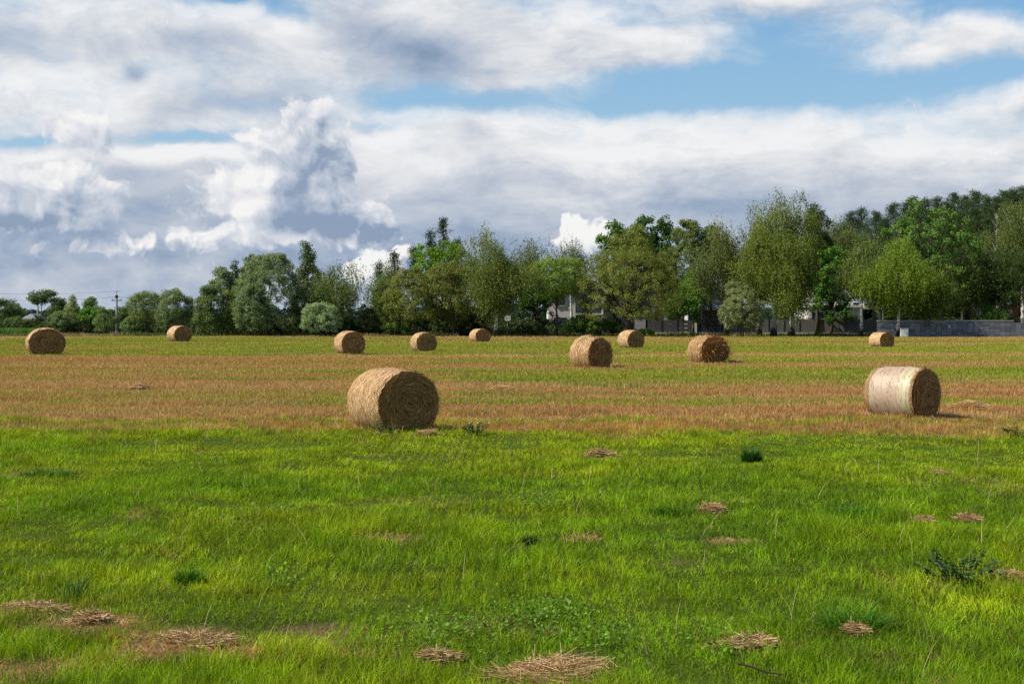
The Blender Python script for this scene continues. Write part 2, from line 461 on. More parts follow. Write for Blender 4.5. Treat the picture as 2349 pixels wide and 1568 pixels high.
def build_ground():
    xs = axis(-2500, 2500, -32, 32, .6); ys = axis(-400, 4500, 5, 110, .55)
    X, Y = np.meshgrid(xs, ys)
    v = np.stack([X.ravel(), Y.ravel(), gz(X, Y).ravel()], 1)
    nx, ny = len(xs), len(ys)
    i, j = np.meshgrid(np.arange(nx - 1), np.arange(ny - 1)); a = (j * nx + i).ravel()
    q = np.stack([a, a + 1, a + nx + 1, a + nx], 1)
    gr = np.clip(green_at(v[:, 0], v[:, 1]), 0, 1)
    gr[v[:, 1] > 145] = .55
    def fn(g):
        p = g.n('ShaderNodeNewGeometry').outputs['Position']
        gn = att(g, 'green', 'Fac')
        n1 = g.noise(p, 6.0, 6.0, .7); n2 = g.noise(g.v('MULTIPLY', p, (.35, 1.6, 1)), 1.1, 6.0, .65)
        k = g.m('ADD', gn, g.m('ADD', g.m('MULTIPLY', g.m('SUBTRACT', n1, .5), .6), g.m('MULTIPLY', g.m('SUBTRACT', n2, .5), .7)))
        dry = g.ramp(n1, [(.3, (.10, .060, .028)), (.55, (.25, .16, .075)), (.75, (.40, .28, .14))])
        grn = g.ramp(n2, [(.3, (.035, .055, .008)), (.6, (.075, .115, .012)), (.8, (.15, .15, .03))])
        h = g.m('ADD', n1, g.noise(p, 30.0, 3.0, .6))
        return princ(g, g.mix(g.step(k, .2, .7), dry, grn), .95, .05, bump(g, h, 1.0, .06))
    o = mesh_np('ground', v, [q], material('field_soil_and_thatch', fn), attr={'green': gr}, smooth=True)
    tag(o, kind='structure')
build_ground()

# ------------------------------------------------------------------ grass, stubble (nobody could count the blades)
C_LUSH, C_YEL, C_DARK = np.array([.188, .318, .003]), np.array([.315, .385, .006]), np.array([.085, .190, .005])
C_DRY, C_STUB, C_RUST = np.array([.56, .43, .22]), np.array([.53, .33, .125]), np.array([.45, .205, .055])

BALE_FOOT = []     # (x, y, radius): no blades inside a bale

def blade_points(d0, d1, dens, p, clump=0.0, margin=1.06):
    """random spots in the camera's sector between two distances; density dens*(d0/d)^p per m2"""
    dd = np.linspace(d0, d1, 400); wdt = 2 * (.36 * dd * margin + .6)
    n = dens * (d0 / dd) ** p * wdt
    N = int(np.sum((n[1:] + n[:-1]) / 2 * np.diff(dd)))
    cdf = np.cumsum(n); cdf /= cdf[-1]
    y = np.interp(rng.random(N), cdf, dd)
    x = (rng.random(N) * 2 - 1) * (.36 * y * margin + .6)
    if clump:                                   # pull towards tuft centres
        g = 1.0 / clump
        cx = (np.floor(x * g) + hash2(np.floor(x * g), np.floor(y * g), 3)) / g
        cy = (np.floor(y * g) + hash2(np.floor(x * g), np.floor(y * g), 4)) / g
        f = rng.random(N) * .42
        x = x + (cx - x) * f; y = y + (cy - y) * f
    k = np.ones(N, bool)
    for bx, by, br in BALE_FOOT: k &= (x - bx) ** 2 + (y - by) ** 2 > br * br
    return x[k], y[k]

def blades(name, x, y, h, w, col, lean, segs, mat, tipcol=None):
    N = len(x); z = gz(x, y) - .01
    th = rng.random(N) * 2 * math.pi
    L = np.stack([np.cos(th), np.sin(th), np.zeros(N)], 1) * lean[:, None]
    fa = rng.random(N) * math.pi
    S = np.stack([np.cos(fa), np.sin(fa), np.zeros(N)], 1)
    base = np.stack([x, y, z], 1)
    V = []
    for k in range(segs):
        t = k / segs
        c = base + L * (h * t ** 1.8)[:, None]
        c[:, 2] += h * (t - .25 * np.minimum(lean, 1.3) * t * t)
        wd = (w * (1 - .55 * t))[:, None] * .5
        V += [c - S * wd, c + S * wd]
    c = base + L * h[:, None]; c[:, 2] += h * (1 - .25 * np.minimum(lean, 1.3))
    V.append(c)
    nv = 2 * segs + 1
    v = np.stack(V, 1).reshape(-1, 3)
    fn = np.cross(S, L + np.array([0, 0, 1.0])); fn *= np.where(fn[:, 2:3] < 0, -1, 1)
    nrm = np.repeat(norm(norm(fn) * 1.0 + np.array([0, -.08, .35]))[:, None], nv, 1).reshape(-1, 3)
    b = np.arange(N, dtype=np.int32) * nv
    q = [np.stack([b + 2 * k, b + 2 * k + 1, b + 2 * k + 3, b + 2 * k + 2], 1) for k in range(segs - 1)]
    t = np.stack([b + nv - 3, b + nv - 2, b + nv - 1], 1)
    cols = np.repeat(col[:, None, :], nv, 1)
    cols[:, -1] = cols[:, -1] * 1.12
    return tag(mesh_np(name, v, q + [t], mat, cols=cols.reshape(-1, 3), normals=nrm), kind='stuff')

def lerp(a, b, t): return a + (b - a) * t[:, None]

def blade_cols(x, y, g):
    N = len(x); r = rng.random((N, 4))
    hue = fbm(x * .4, y * .4, 61, 3) + (fbm(x * .09, y * .12, 63, 2) - .5) * .6
    c = lerp(C_LUSH, C_YEL, np.clip((hue - .42) * 2.6 + (r[:, 0] - .5) * 1.1 + (vnoise(x * 3.1, y * 2.2, 95) - .5) * .9, 0, 1))
    c = lerp(c, C_DARK, np.clip((.40 - hue) * 3.0 + (r[:, 1] - .7) * .8, 0, 1))
    c = np.where((y > 30)[:, None], lerp(c, np.array([.36, .33, .045]), np.clip((y - 30) / 12, 0, 1) * (.25 + .5 * r[:, 2])), c)
    rust = np.clip(fbm(x * .05, y * .8, 67, 3) * 2.8 - 1.0 + (r[:, 2] - .5) * .4, 0, 1)
    s = lerp(C_STUB, C_RUST, rust)
    s = lerp(s, C_DRY, np.clip((r[:, 3] - .72) * 4, 0, 1))
    dry = (g + (rng.random(N) - .5) * np.where(y < 30, .95, .6)) < .38
    dry |= rng.random(N) < .07
    c = np.where(dry[:, None], s, c)
    tuftk = .62 + .76 * vnoise(x * 4.5, y * 3.0, 91) * (.6 + .8 * vnoise(x * 1.3, y * .9, 93))
    return c * ((.60 + .75 * rng.random(N)) * np.where(y < 34, tuftk, 1.0))[:, None], dry

def build_grass():
    # lush green strip in front
  for (d0, d1, dens, segs) in ((8.6, 15, 4300, 3), (15, 33, 2250, 2)):
    x, y = blade_points(d0, d1, dens, 1.35, clump=.16)
    g = green_at(x, y); keep = (g > .45) | (rng.random(len(x)) < .6)
    x, y, g = x[keep], y[keep], g[keep]
    col, dry = blade_cols(x, y, g)
    tall = .45 + 1.15 * np.clip(fbm(x * .6, y * .45, 81, 3) * 1.9 - .45, 0, 1.3) * (.35 + 1.3 * vnoise(x * 2.4, y * 2.0, 83))
    N = len(x)
    h = (.040 + .080 * rng.random(N) ** 1.4) * tall * np.where(dry, .55, 1.0)
    h *= np.clip(1.15 - (y - 9) * .012, .8, 1.2)
    w = .0042 * (y / 9) ** .85 * (.6 + .8 * rng.random(N))
    lean = .15 + .75 * rng.random(N) ** 1.3 + np.where(dry, .6, 0)
    blades('grass', x, y, h, w, col, lean, segs, M_GRASS)
  if True:
    # stubble and regrowth in the middle of the field
    x, y = blade_points(26.5, 76, 760, 1.45, clump=.3)
    g = green_at(x, y); keep = (g < .75) | (y > 31); x, y, g = x[keep], y[keep], g[keep]
    col, dry = blade_cols(x, y, g); N = len(x)
    h = np.where(dry, .06 + .09 * rng.random(N), .06 + .11 * rng.random(N)) * (.6 + .8 * vnoise(x * .8, y * .8, 87))
    w = .0092 * (y / 27) ** .95 * (.6 + .7 * rng.random(N))
    lean = np.where(dry, .05 + .5 * rng.random(N) ** 2, .2 + .6 * rng.random(N))
    blades('stubble', x, y, h, w, col, lean, 2, M_GRASS)
    x, y = blade_points(74, 152, 150, 1.2, clump=.6)
    g = green_at(x, y); col, dry = blade_cols(x, y, g); N = len(x)
    h = (.07 + .10 * rng.random(N)) * (.6 + .8 * vnoise(x * .5, y * .5, 89))
    w = .032 * (y / 75) ** .9 * (.6 + .7 * rng.random(N))
    blades('field_regrowth', x, y, h, w, col, .1 + .6 * rng.random(N), 1, M_GRASS)
    # a few long dry stems and seed stalks standing above the sward
    x, y = blade_points(8.7, 40, 3.2, .6)
    N = len(x); col = C_DRY * (.6 + .5 * rng.random(N))[:, None]
    blades('seed_stalks', x, y, .18 + .22 * rng.random(N), .0034 * (y / 9) ** .8 * np.ones(N), col, .3 + .9 * rng.random(N), 3, M_GRASS)

# ------------------------------------------------------------------ round straw bales
def strands(n, c, a, b, length, width, col):
    """thin straws: centre, direction, side direction"""
    l = length[:, None] * .5; w = width[:, None] * .5
    v = np.stack([c - a * l - b * w, c - a * l + b * w, c + a * l + b * w * .6, c + a * l - b * w * .6], 1).reshape(-1, 3)
    k = np.arange(n, dtype=np.int32) * 4
    q = np.stack([k, k + 1, k + 2, k + 3], 1)
    return v, q, np.repeat(col, 4, axis=0)

S_PALE, S_GOLD, S_BROWN, S_DARK = np.array([.63, .445, .245]), np.array([.52, .305, .115]), np.array([.29, .165, .055]), np.array([.15, .08, .025])

def straw_cols(n, warm):
    r = rng.random((n, 3))
    c = lerp(S_GOLD, S_PALE, np.clip(r[:, 0] * 1.6 - .3 - warm * 1.1, 0, 1))
    c = lerp(c, S_BROWN, np.clip(r[:, 1] * 1.5 - .75 + warm * .75, 0, 1))
    c = lerp(c, S_DARK, np.clip(r[:, 2] * 2 - 1.6 + warm * .5, 0, 1))
    return c

def barrelfn(kind):
    def fn(g):
        p = objco(g)                                   # local x runs round the barrel through y/z, local y along the axis
        sp = g.n('ShaderNodeSeparateXYZ'); g.put(sp.inputs[0], p)
        st = g.v('MULTIPLY', p, (1, 5.5, 1))
        n1 = g.noise(st, 9.0, 6.0, .7); n2 = g.noise(p, 2.2, 5.0, .6); sp1 = g.noise(p, 38.0, 3.0, .7)
        if kind == 'straw':
            c = g.ramp(n1, [(.28, (.35, .195, .078)), (.46, (.54, .34, .165)), (.68, (.69, .50, .30))])
            c = g.mix(g.step(n2, .55, .75, 0, .5), c, (.42, .26, .11))
            c = g.mix(g.step(sp1, .60, .70, 0, .55), c, (.26, .155, .065))
        else:
            net = g.m('FRACT', g.m('MULTIPLY', sp.outputs[1], 34.0))
            line = g.step(net, .0, .22, 1.0, 0.0)
            c = g.ramp(n1, [(.25, (.30, .20, .12)), (.5, (.40, .295, .20)), (.75, (.48, .385, .28))])
            c = g.mix(g.m('MULTIPLY', line, .35), c, (.55, .475, .385))
            c = g.mix(g.step(sp1, .62, .72, 0, .6), c, (.25, .15, .08))
            band = g.m('MULTIPLY', g.step(sp.outputs[1], -.235, -.26, 0, 1), g.step(sp.outputs[1], -.545, -.52, 0, 1))
            gl = g.step(g.noise(g.v('MULTIPLY', p, (.3, 26, .3)), 1.0, 2.0, .5), .42, .58)
            c = g.mix(g.m('MULTIPLY', band, .42), c, g.mix(gl, (.34, .37, .16), (.60, .58, .36)))
            return princ(g, c, g.m('ADD', .33, g.m('MULTIPLY', n1, .3)), .55, bump(g, g.m('ADD', n1, g.m('MULTIPLY', line, .25)), .45, .012))
        return princ(g, c, .75, .3, bump(g, g.m('ADD', n1, sp1), .8, .02))
    return fn
M_BARREL = material('straw_barrel', barrelfn('straw'))
M_NET = material('net_wrapped_barrel', barrelfn('net'))
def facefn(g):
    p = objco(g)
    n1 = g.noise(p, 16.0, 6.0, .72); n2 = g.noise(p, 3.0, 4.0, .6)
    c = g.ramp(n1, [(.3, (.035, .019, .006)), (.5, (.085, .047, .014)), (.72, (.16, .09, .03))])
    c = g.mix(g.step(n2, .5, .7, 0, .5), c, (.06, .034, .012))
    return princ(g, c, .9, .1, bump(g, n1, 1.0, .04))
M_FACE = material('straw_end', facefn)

def bale(fcx, fw, left, top, bottom, label, net=False, nst=(900, 700), rough=1.0, L=1.2, ridge=0.0, sag=.10, ragged=0.0, cols=(1.0, 1.0, 1.0)):
    d = dist(bottom - 1.5)
    s = max((fcx - fw / 2) - left, 1) / F * d
    L = max(L, s / .90)
    a = math.asin(s / L)
    W = fw / math.cos(a) / F * d; H = (bottom - top) / F * d / (1 - sag / 2) + .03
    ray = math.atan((fcx - CX) / F)
    phi = a - ray                                   # face normal (sin phi, -cos phi)
    nrm = np.array([math.sin(phi), -math.cos(phi)])
    fc = np.array([PX(fcx, d), d + .10])
    ctr = fc - nrm * L / 2
    root = empty('straw_bale', (ctr[0], ctr[1], float(gz(ctr[0], ctr[1])) - .05), label, 'straw bale', 'round straw bales on the mown field', rz=phi)
    # local frame: axis along y (face at -L/2), x to the side, z up
    nu, nv = 72, 22
    u = np.arange(nu) / nu * 2 * math.pi
    rnd = rng.integers(1000)
    def prof(uu, tt, k=1.0):
        """point of the barrel at angle uu, along tt in -1..1"""
        um = np.abs((uu + math.pi) % (2 * math.pi) - math.pi)      # mirrored, so the roughness closes round the barrel
        r = 1 - .045 * np.abs(tt) ** 5 + .015 * np.cos(tt * 2.0)
        r = r + rough * ((vnoise(um * 3 + rnd, tt * 3 + 7, rnd) - .5) * .035 + (vnoise(um * 9 + rnd, tt * 9, rnd + 1) - .5) * .02)
        r = r + ridge * np.exp(-((tt - .35) / .28) ** 2) * (.6 + .4 * np.sin(uu * 1.0 + .6))
        r = r * k
        x = np.cos(uu) * r * W / 2; z = np.sin(uu) * r * H / 2
        z = np.where(z < -H / 2 * (1 - sag * 1.6), -H / 2 * (1 - sag * 1.6) + (z + H / 2 * (1 - sag * 1.6)) * .35, z)
        return x, z + H / 2 * (1 - sag)
    T = np.linspace(-1, 1, nv)
    UU, TT = np.meshgrid(u, T)
    # seamless noise round the barrel
    x, z = prof(UU, TT)
    v = np.stack([x.ravel(), (TT * L / 2).ravel(), z.ravel()], 1)
    i, j = np.meshgrid(np.arange(nu), np.arange(nv - 1))
    A = (j * nu + i).ravel(); B = (j * nu + (i + 1) % nu).ravel()
    q = np.stack([A, B, B + nu, A + nu], 1)
    # stray straw on the barrel, mostly running round it
    n = nst[0]
    uu = rng.random(n) * 2 * math.pi; tt = rng.random(n) * 2 - 1
    if net: n_keep = rng.random(n)
    if net: tt = np.where(rng.random(n) < .8, np.where(rng.random(n) < .45, -.90 - .1 * rng.random(n), .84 + .16 * rng.random(n)), tt)
    px, pz = prof(uu, tt, 1.006)
    c = np.stack([px, tt * L / 2, pz], 1)
    rad = norm(np.stack([np.cos(uu), np.zeros(n), np.sin(uu)], 1)); tan = np.stack([-np.sin(uu), np.zeros(n), np.cos(uu)], 1)
    ax = norm(tan + (rng.random((n, 3)) - .5) * np.array([.5, 1.0, .5]) + rad * (rng.random((n, 1)) - .35) * .35 * (1 + ragged * 2))
    bb = norm(np.cross(rad, ax)); px_m = d / 1422.0
    sv_, sq, scol = strands(n, c + rad * .004, ax, bb, .05 + .13 * rng.random(n) * (1 + ragged), np.maximum(.007, px_m * .3) * (.6 + .8 * rng.random(n)), straw_cols(n, .22) * np.array(cols) * (.95 if not net else .85))
    ng = n // 4                                          # straw shed on the ground along both sides
    uu = (rng.random(ng) - .5) * (L + .9); sd = np.where(rng.random(ng) < .5, -1, 1) * (W * (.22 + .38 * rng.random(ng) ** 1.5))
    c2 = np.stack([sd, uu, .035 + .07 * rng.random(ng)], 1)
    a2 = norm(rng.normal(size=(ng, 3)) * np.array([1, 1, .25])); b2 = norm(np.cross(a2, rng.normal(size=(ng, 3))))
    gv, gq, gc = strands(ng, c2, a2, b2, .10 + .25 * rng.random(ng), np.maximum(.007, px_m * .3) * np.ones(ng), straw_cols(ng, .2))
    sq = np.vstack([sq, gq + len(sv_)]); sv_ = np.vstack([sv_, gv]); scol = np.vstack([scol, gc])
    barrel = mesh_np('barrel', v, [q], M_NET if net else M_BARREL, root, smooth=True)
    mesh_np('loose_straw', sv_, [sq], M_STRAW, barrel, cols=scol)
    # ends: coils of straw, pushed in and out
    for side in (-1, 1):
        rr = np.array([0, .12, .25, .38, .5, .62, .74, .84, .92, .975, 1.0]); vs = []
        for k, r in enumerate(rr):
            x, z = prof(u, np.full(nu, float(side)), r if r else 1e-3)
            zc = H / 2 * (1 - sag); z = zc + (z - zc) if r else np.full(nu, zc)
            z = np.minimum(z, zc * 2.2)
            dep = .045 * (1 - r ** 4) + (vnoise(x * 9 + 50, z * 9, rnd + 5 + side) - .5) * .07 * min(1, (1 - r) * 8 + ragged * .5) + (vnoise(x * 3, z * 3 + 9, rnd + 8) - .5) * .07 * (1 - r ** 6)
            if r == 1.0: dep = 0
            vs.append(np.stack([x, np.full(nu, side * L / 2) + side * dep, z], 1))
        v = np.vstack(vs); i, j = np.meshgrid(np.arange(nu), np.arange(len(rr) - 1))
        A = (j * nu + i).ravel(); B = (j * nu + (i + 1) % nu).ravel()
        q = np.stack([A, B, B + nu, A + nu], 1)
        if side < 0: q = q[:, ::-1]
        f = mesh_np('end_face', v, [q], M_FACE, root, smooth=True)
        if side < 0:
            n = nst[1]
            r = np.sqrt(rng.random(n)) * .985; th = rng.random(n) * 2 * math.pi
            x, z = prof(th, np.full(n, -1.0), r)
            c = np.stack([x, np.full(n, -L / 2) - .045 * (1 - r ** 4) - .015 - .03 * rng.random(n), z], 1)
            tan = np.stack([-np.sin(th), np.zeros(n), np.cos(th)], 1)
            ax = norm(tan + (rng.random((n, 3)) - .5) * np.array([1.1, .3 + ragged, 1.1]))
            bb = norm(np.cross(np.array([[0, -1.0, 0]]) + (rng.random((n, 3)) - .5) * .8, ax))
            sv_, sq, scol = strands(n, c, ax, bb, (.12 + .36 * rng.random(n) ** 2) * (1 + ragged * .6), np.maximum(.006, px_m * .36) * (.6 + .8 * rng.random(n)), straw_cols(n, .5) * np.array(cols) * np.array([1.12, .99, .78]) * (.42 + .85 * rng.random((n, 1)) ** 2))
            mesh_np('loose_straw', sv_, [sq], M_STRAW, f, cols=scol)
    BALE_FOOT.append((ctr[0], ctr[1], min(W, L) * .45))
    return root

def build_bales():
    bale(936, 146, 789, 851, 997, 'largest nearest straw bale, its dark coiled end facing the camera, beside the lush green grass', nst=(5200, 3000), L=1.25)
    bale(2127, 64, 1989, 846, 963, 'pale net-wrapped straw bale with a shiny side and greenish bands', net=True, nst=(2600, 2600), L=1.24)
    bale(1377, 57, 1305, 774, 846, 'straw bale with a torn bulging ridge of loose straw on its side', ridge=.13, nst=(3000, 2000), ragged=.5)
    bale(1640, 64, 1577, 771, 836, 'shaggy squarish straw bale with a ragged frayed end', nst=(3200, 2600), ragged=1.4, rough=1.8, cols=(.95, .9, .8))
    bale(106, 85, 58, 753, 816, 'squat sagging straw bale at the far left, seen nearly end-on', nst=(1800, 1600), sag=.14)
    bale(419, 41, 382, 748, 786, 'distant straw bale standing right in front of the grey willows on the left', nst=(1000, 900))
    bale(810, 56, 764, 760, 815, 'straw bale left of a pair, below the gap between the two tree groups', nst=(1800, 1500))
    bale(978.5, 48.6, 939, 763, 808, 'straw bale straight behind the largest bale, in front of the olive willow', nst=(1400, 1200))
    bale(1108, 36, 1075, 755, 786, 'small far straw bale just below the white birch trunk and the signboard', nst=(900, 800))
    bale(1459, 39, 1416, 758, 801, 'smooth straw bale behind the torn-ridged one, below the big olive willow', nst=(1200, 1000))
    bale(2035.6, 33, 1994, 763, 798, 'farthest right straw bale, yellowish, close to the block wall and birch trunks', nst=(900, 800), cols=(1.1, 1.05, .85))
build_bales()
build_grass()

# ------------------------------------------------------------------ small things in the grass
def hay_clump(x, row, wv, label, h=.09, n=420, col=1.0):
    n = int(n * 1.7)
    h *= .75 if row > 990 else 1.0
    d = dist(row); w = wv / F * d
    root_x, root_y = PX(x, d), d
    z0 = float(gz(root_x, root_y))
    th = rng.random(n) * 2 * math.pi; r = np.sqrt(rng.random(n)) * .8 + .55 * rng.random(n) ** 4
    k1, k2, k3 = rng.random(3) * 6.28
    edge = .78 + .28 * np.sin(2 * th + k1) + .2 * np.sin(3 * th + k2) + .12 * np.sin(7 * th + k3)
    cx, cy = np.cos(th) * r * edge * w / 2, np.sin(th) * r * edge * w * .42
    cz = h * np.clip(1 - r ** 2, 0, 1) * (.4 + .6 * rng.random(n)) + .012 + .03 * rng.random(n)
    a = norm(np.stack([rng.normal(size=n), rng.normal(size=n) * .7, rng.normal(size=n) * .12 - .05 * r], 1))
    b = norm(np.cross(a, rng.normal(size=(n, 3))))
    v, q, c = strands(n, np.stack([cx, cy, cz], 1), a, b, .10 + .28 * rng.random(n) * min(1, w), np.maximum(.004, d / 1422 * .32) * (.6 + .7 * rng.random(n)), straw_cols(n, .12) * np.array([.84, .86, .86]) * (.75 + .55 * rng.random((n, 1))) * col)
    # a low mound of matted stalks underneath
    k = 18; rings = 5; mv = []
    for i in range(rings):
        rr = i / (rings - 1)
        for s in range(k):
            t = s / k * 2 * math.pi; q_ = rr * .72 * (.78 + .28 * math.sin(2 * t + k1) + .2 * math.sin(3 * t + k2))
            mv.append((math.cos(t) * q_ * w / 2, math.sin(t) * q_ * w * .42, h * .75 * (1 - rr ** 2) + .012 * math.sin(5 * t + 7 * rr) - .02 * rr))
    mv = np.array(mv); mq = []
    for i in range(rings - 1):
        for s in range(k): mq.append((i * k + s, i * k + (s + 1) % k, (i + 1) * k + (s + 1) % k, (i + 1) * k + s))
    mq = np.array(mq)
    mc = straw_cols(len(mv), .35) * np.array([.78, .76, .74]) * col
    o = mesh_np('hay_clump', np.vstack([mv, v]), [np.vstack([mq, q + len(mv)])], M_STRAW, cols=np.vstack([mc, c]))
    o.location = (root_x, root_y, z0)
    return tag(o, label, 'hay clump', 'clumps of cut hay lying in the grass')

for args in [
    (1375, 1045, 62, 'light pinkish hay clump with a tail, in the green grass below the torn-ridged bale', .16, 500),
    (980, 1003, 58, 'flat brown hay clump at the foot of the largest bale', .10, 400),
    (1635, 1178, 70, 'domed hay clump in the green grass, well below the shaggy squarish bale', .12, 500),
    (2125, 1196, 42, 'left one of two pale hay clumps side by side, above the dark weed heap', .10, 320),
    (2225, 1192, 60, 'right one of two pale hay clumps side by side, curved like a crest', .12, 360),
    (2160, 1100, 60, 'long low reddish hay clump right of the dark round grass tuft', .06, 260),
    (1005, 1508, 95, 'curved pale hay clump near the bottom edge, left of the broad hay swath', .07, 420),
    (1260, 1550, 330, 'broad flattened hay swath along the bottom edge of the photo', .06, 1300),
    (70, 1400, 150, 'pale hay clump at the left edge, the longest one on that side', .08, 800),
    (205, 1436, 90, 'tangled brown hay clump just right of the pale one at the left edge', .08, 520),
    (455, 1478, 170, 'greyish matted hay clump in the lower left, the widest one there', .05, 900),
    (1968, 1444, 60, 'small hay clump under a tall dark grass tuft in the lower right', .06, 360),
    (1720, 1478, 130, 'reddish matted hay clump in the lower right between green blades', .04, 600),
    (2310, 1328, 70, 'hay clump at the right edge beside the dark weed heap', .06, 420),
    (320, 893, 60, 'straw heap on the orange stubble, left of the largest bale', .16, 380, 1.15),
    (1150, 897, 80, 'straw heap on the stubble right of the largest bale', .16, 420, 1.15),
    (2230, 942, 76, 'golden straw heap on the stubble right of the net-wrapped bale', .20, 460, 1.2),
    (1690, 832, 44, 'straw spill beside the shaggy squarish bale', .18, 260, 1.1),
    (1420, 840, 50, 'flat straw spill right of the torn-ridged bale', .10, 260, 1.1),
    (812, 968, 42, 'pale straw fallen by the left foot of the largest bale', .12, 260, 1.3),
]:
    hay_clump(*args)

def leaf_quads(c, n, l, w, up=None, bend=0.0):
    """rhombic leaves: centres c, normals n, sizes l, w"""
    N = len(c)
    r = rng.normal(size=(N, 3)) if up is None else up
    a = norm(r - n * np.sum(r * n, 1, keepdims=True)); b = np.cross(n, a)
    l = np.asarray(l)[:, None] * .5; w = np.asarray(w)[:, None] * .5
    v = np.stack([c - a * l, c + b * w, c + a * l, c - b * w], 1).reshape(-1, 3)
    k = np.arange(N, dtype=np.int32) * 4
    return v, np.stack([k, k + 1, k + 2, k + 3], 1)

def tuft(x, row, rad_v, h, n, label, col, width=.008, lean=.7, cat='grass tuft', name='grass_tuft'):
    d = dist(row); R = rad_v / F * d
    cx, cy = PX(x, d), d
    th = rng.random(n) * 2 * math.pi; r = np.sqrt(rng.random(n)) * R
    bx, by = np.cos(th) * r, np.sin(th) * r * .7
    hh = h * (.5 + .5 * rng.random(n)) * (1 - .7 * (r / R) ** 2); ln = lean * (.3 + rng.random(n))
    o = (np.cos(th + rng.normal(size=n) * .6), np.sin(th + rng.normal(size=n) * .6))
    S = norm(np.stack([rng.normal(size=n), rng.normal(size=n), np.zeros(n)], 1)) * (width * .5)
    V = []
    for t, wk in ((0, 1), (.35, .9), (.7, .6)):
        c = np.stack([bx + o[0] * hh * ln * t ** 1.8, by + o[1] * hh * ln * t ** 1.8, hh * (t - .3 * ln * t * t)], 1)
        V += [c - S * wk, c + S * wk]
    V.append(np.stack([bx + o[0] * hh * ln, by + o[1] * hh * ln, hh * (1 - .3 * ln)], 1))
    v = np.stack(V, 1).reshape(-1, 3); b = np.arange(n) * 7
    q = np.vstack([np.stack([b, b + 1, b + 3, b + 2], 1), np.stack([b + 2, b + 3, b + 5, b + 4], 1)])
    t = np.stack([b + 4, b + 5, b + 6], 1)
    cols = np.repeat((np.array(col) * (.6 + .8 * rng.random((n, 1)))), 7, 0)
    ob = mesh_np(name, v, [q, t], M_GRASS, cols=cols)
    ob.location = (cx, cy, float(gz(cx, cy)) - .01)
    return tag(ob, label, cat, 'tufts standing out of the grass')

tuft(1725, 1062, 20, .36, 900, 'dark green rounded grass tuft standing alone in the bright grass', (.035, .11, .010), .014, .6)
tuft(430, 1335, 38, .24, 420, 'upright dark blue-green grass tuft in the left half of the foreground', (.05, .16, .010), .008, .5)
tuft(1560, 1178, 80, .18, 700, 'wide dark green grass tuft spreading left of the domed hay clump', (.06, .18, .008), .010, .7)
tuft(1960, 1180, 80, .20, 650, 'dark green grass tuft between the domed hay clump and the pair of hay clumps', (.06, .18, .008), .010, .7)
tuft(1960, 1432, 80, .34, 420, 'tall arching grass tuft with wide blades in the lower right', (.08, .20, .010), .009, 1.0)
tuft(110, 1090, 70, .22, 600, 'dark grass tuft at the left edge, below the sagging bale', (.06, .18, .008), .010, .8)
tuft(165, 1370, 34, .36, 60, 'sparse tall grass tuft with one stiff upright blade, above the pale hay at the left', (.05, .12, .03), .010, .7)
tuft(1215, 1246, 20, .16, 220, 'small very dark grass tuft in the middle of the foreground', (.015, .05, .010), .011, .6)

def weed(x, row, wv, h, stems, leaves, label, col, lsize=.07, name='weed', cat='weed', flower=None, spread=.5):
    """broad-leaved weed: stems and leaves are parts"""
    d = dist(row); R = wv / 2 / F * d; cx, cy = PX(x, d), d
    root = empty(name, (cx, cy, float(gz(cx, cy))), label, cat)
    m = MB(); C = []; Nn = []
    for s in range(stems):
        th = rng.random() * 6.28; r = R * math.sqrt(rng.random()) * .6
        b = np.array([math.cos(th) * r, math.sin(th) * r * .8, 0]); hh = h * (.55 + .45 * rng.random())
        tip = b + np.array([math.cos(th) * R * spread, math.sin(th) * R * spread, hh])
        pts = np.array([b, b * .4 + tip * .6 + np.array([0, 0, hh * .12]), tip]); m.bar(pts, [.006, .005, .003], 5); m.bar([(0, 0, .004), (b[0] * .5, b[1] * .5, .012), (b[0], b[1], .006)], .006, 5)
        for k in range(leaves):
            t = .15 + .85 * rng.random()
            p = (1 - t) ** 2 * pts[0] + 2 * t * (1 - t) * pts[1] + t * t * pts[2]
            o = rng.normal(size=3); o[2] *= .3; o = o / np.linalg.norm(o)
            C.append(p + o * lsize * .5); Nn.append(np.array([0, 0, 1.0]) + rng.normal(size=3) * .55)
    m.build('stem', M_WEEDSTEM, root)
    C = np.array(C); Nn = norm(np.array(Nn)); N = len(C)
    v, q = leaf_quads(C, Nn, lsize * (.6 + .8 * rng.random(N)), lsize * .55 * (.6 + .8 * rng.random(N)))
    o = mesh_np('foliage', v, [q], M_GRASS, root, cols=np.repeat(np.array(col) * (.6 + .8 * rng.random((N, 1))), 4, 0))
    if flower:
        k = rng.integers(0, N, flower); c = C[k] + np.array([0, 0, .05])
        v, q = leaf_quads(c, norm(rng.normal(size=(flower, 3)) + np.array([0, -1, 1])), np.full(flower, .035), np.full(flower, .035))
        mesh_np('blossom', v, [q], M_STRAW, root, cols=np.full((4 * flower, 3), .55))
    return root
M_WEEDSTEM = plain('weed_stem', (.10, .11, .04), .8)
weed(2215, 1335, 190, .26, 26, 16, 'heap of dark broad-leaved weeds among flattened hay at the right edge of the foreground', (.075, .15, .030), .06, spread=.6)
weed(815, 950, 26, .42, 5, 14, 'spiky green thistle growing against the left side of the largest bale', (.05, .12, .03), .09, 'thistle', 'weed')
weed(1092, 998, 60, .24, 22, 14, 'bushy weed with tiny pale flowers right of the largest bale', (.05, .12, .02), .05, flower=9)
weed(880, 1000, 60, .22, 12, 12, 'low leafy weed in front of the lower left foot of the largest bale', (.045, .11, .02), .06)
weed(2340, 1000, 90, .18, 12, 10, 'low dark weed at the right edge below the net-wrapped bale', (.035, .08, .02), .06)

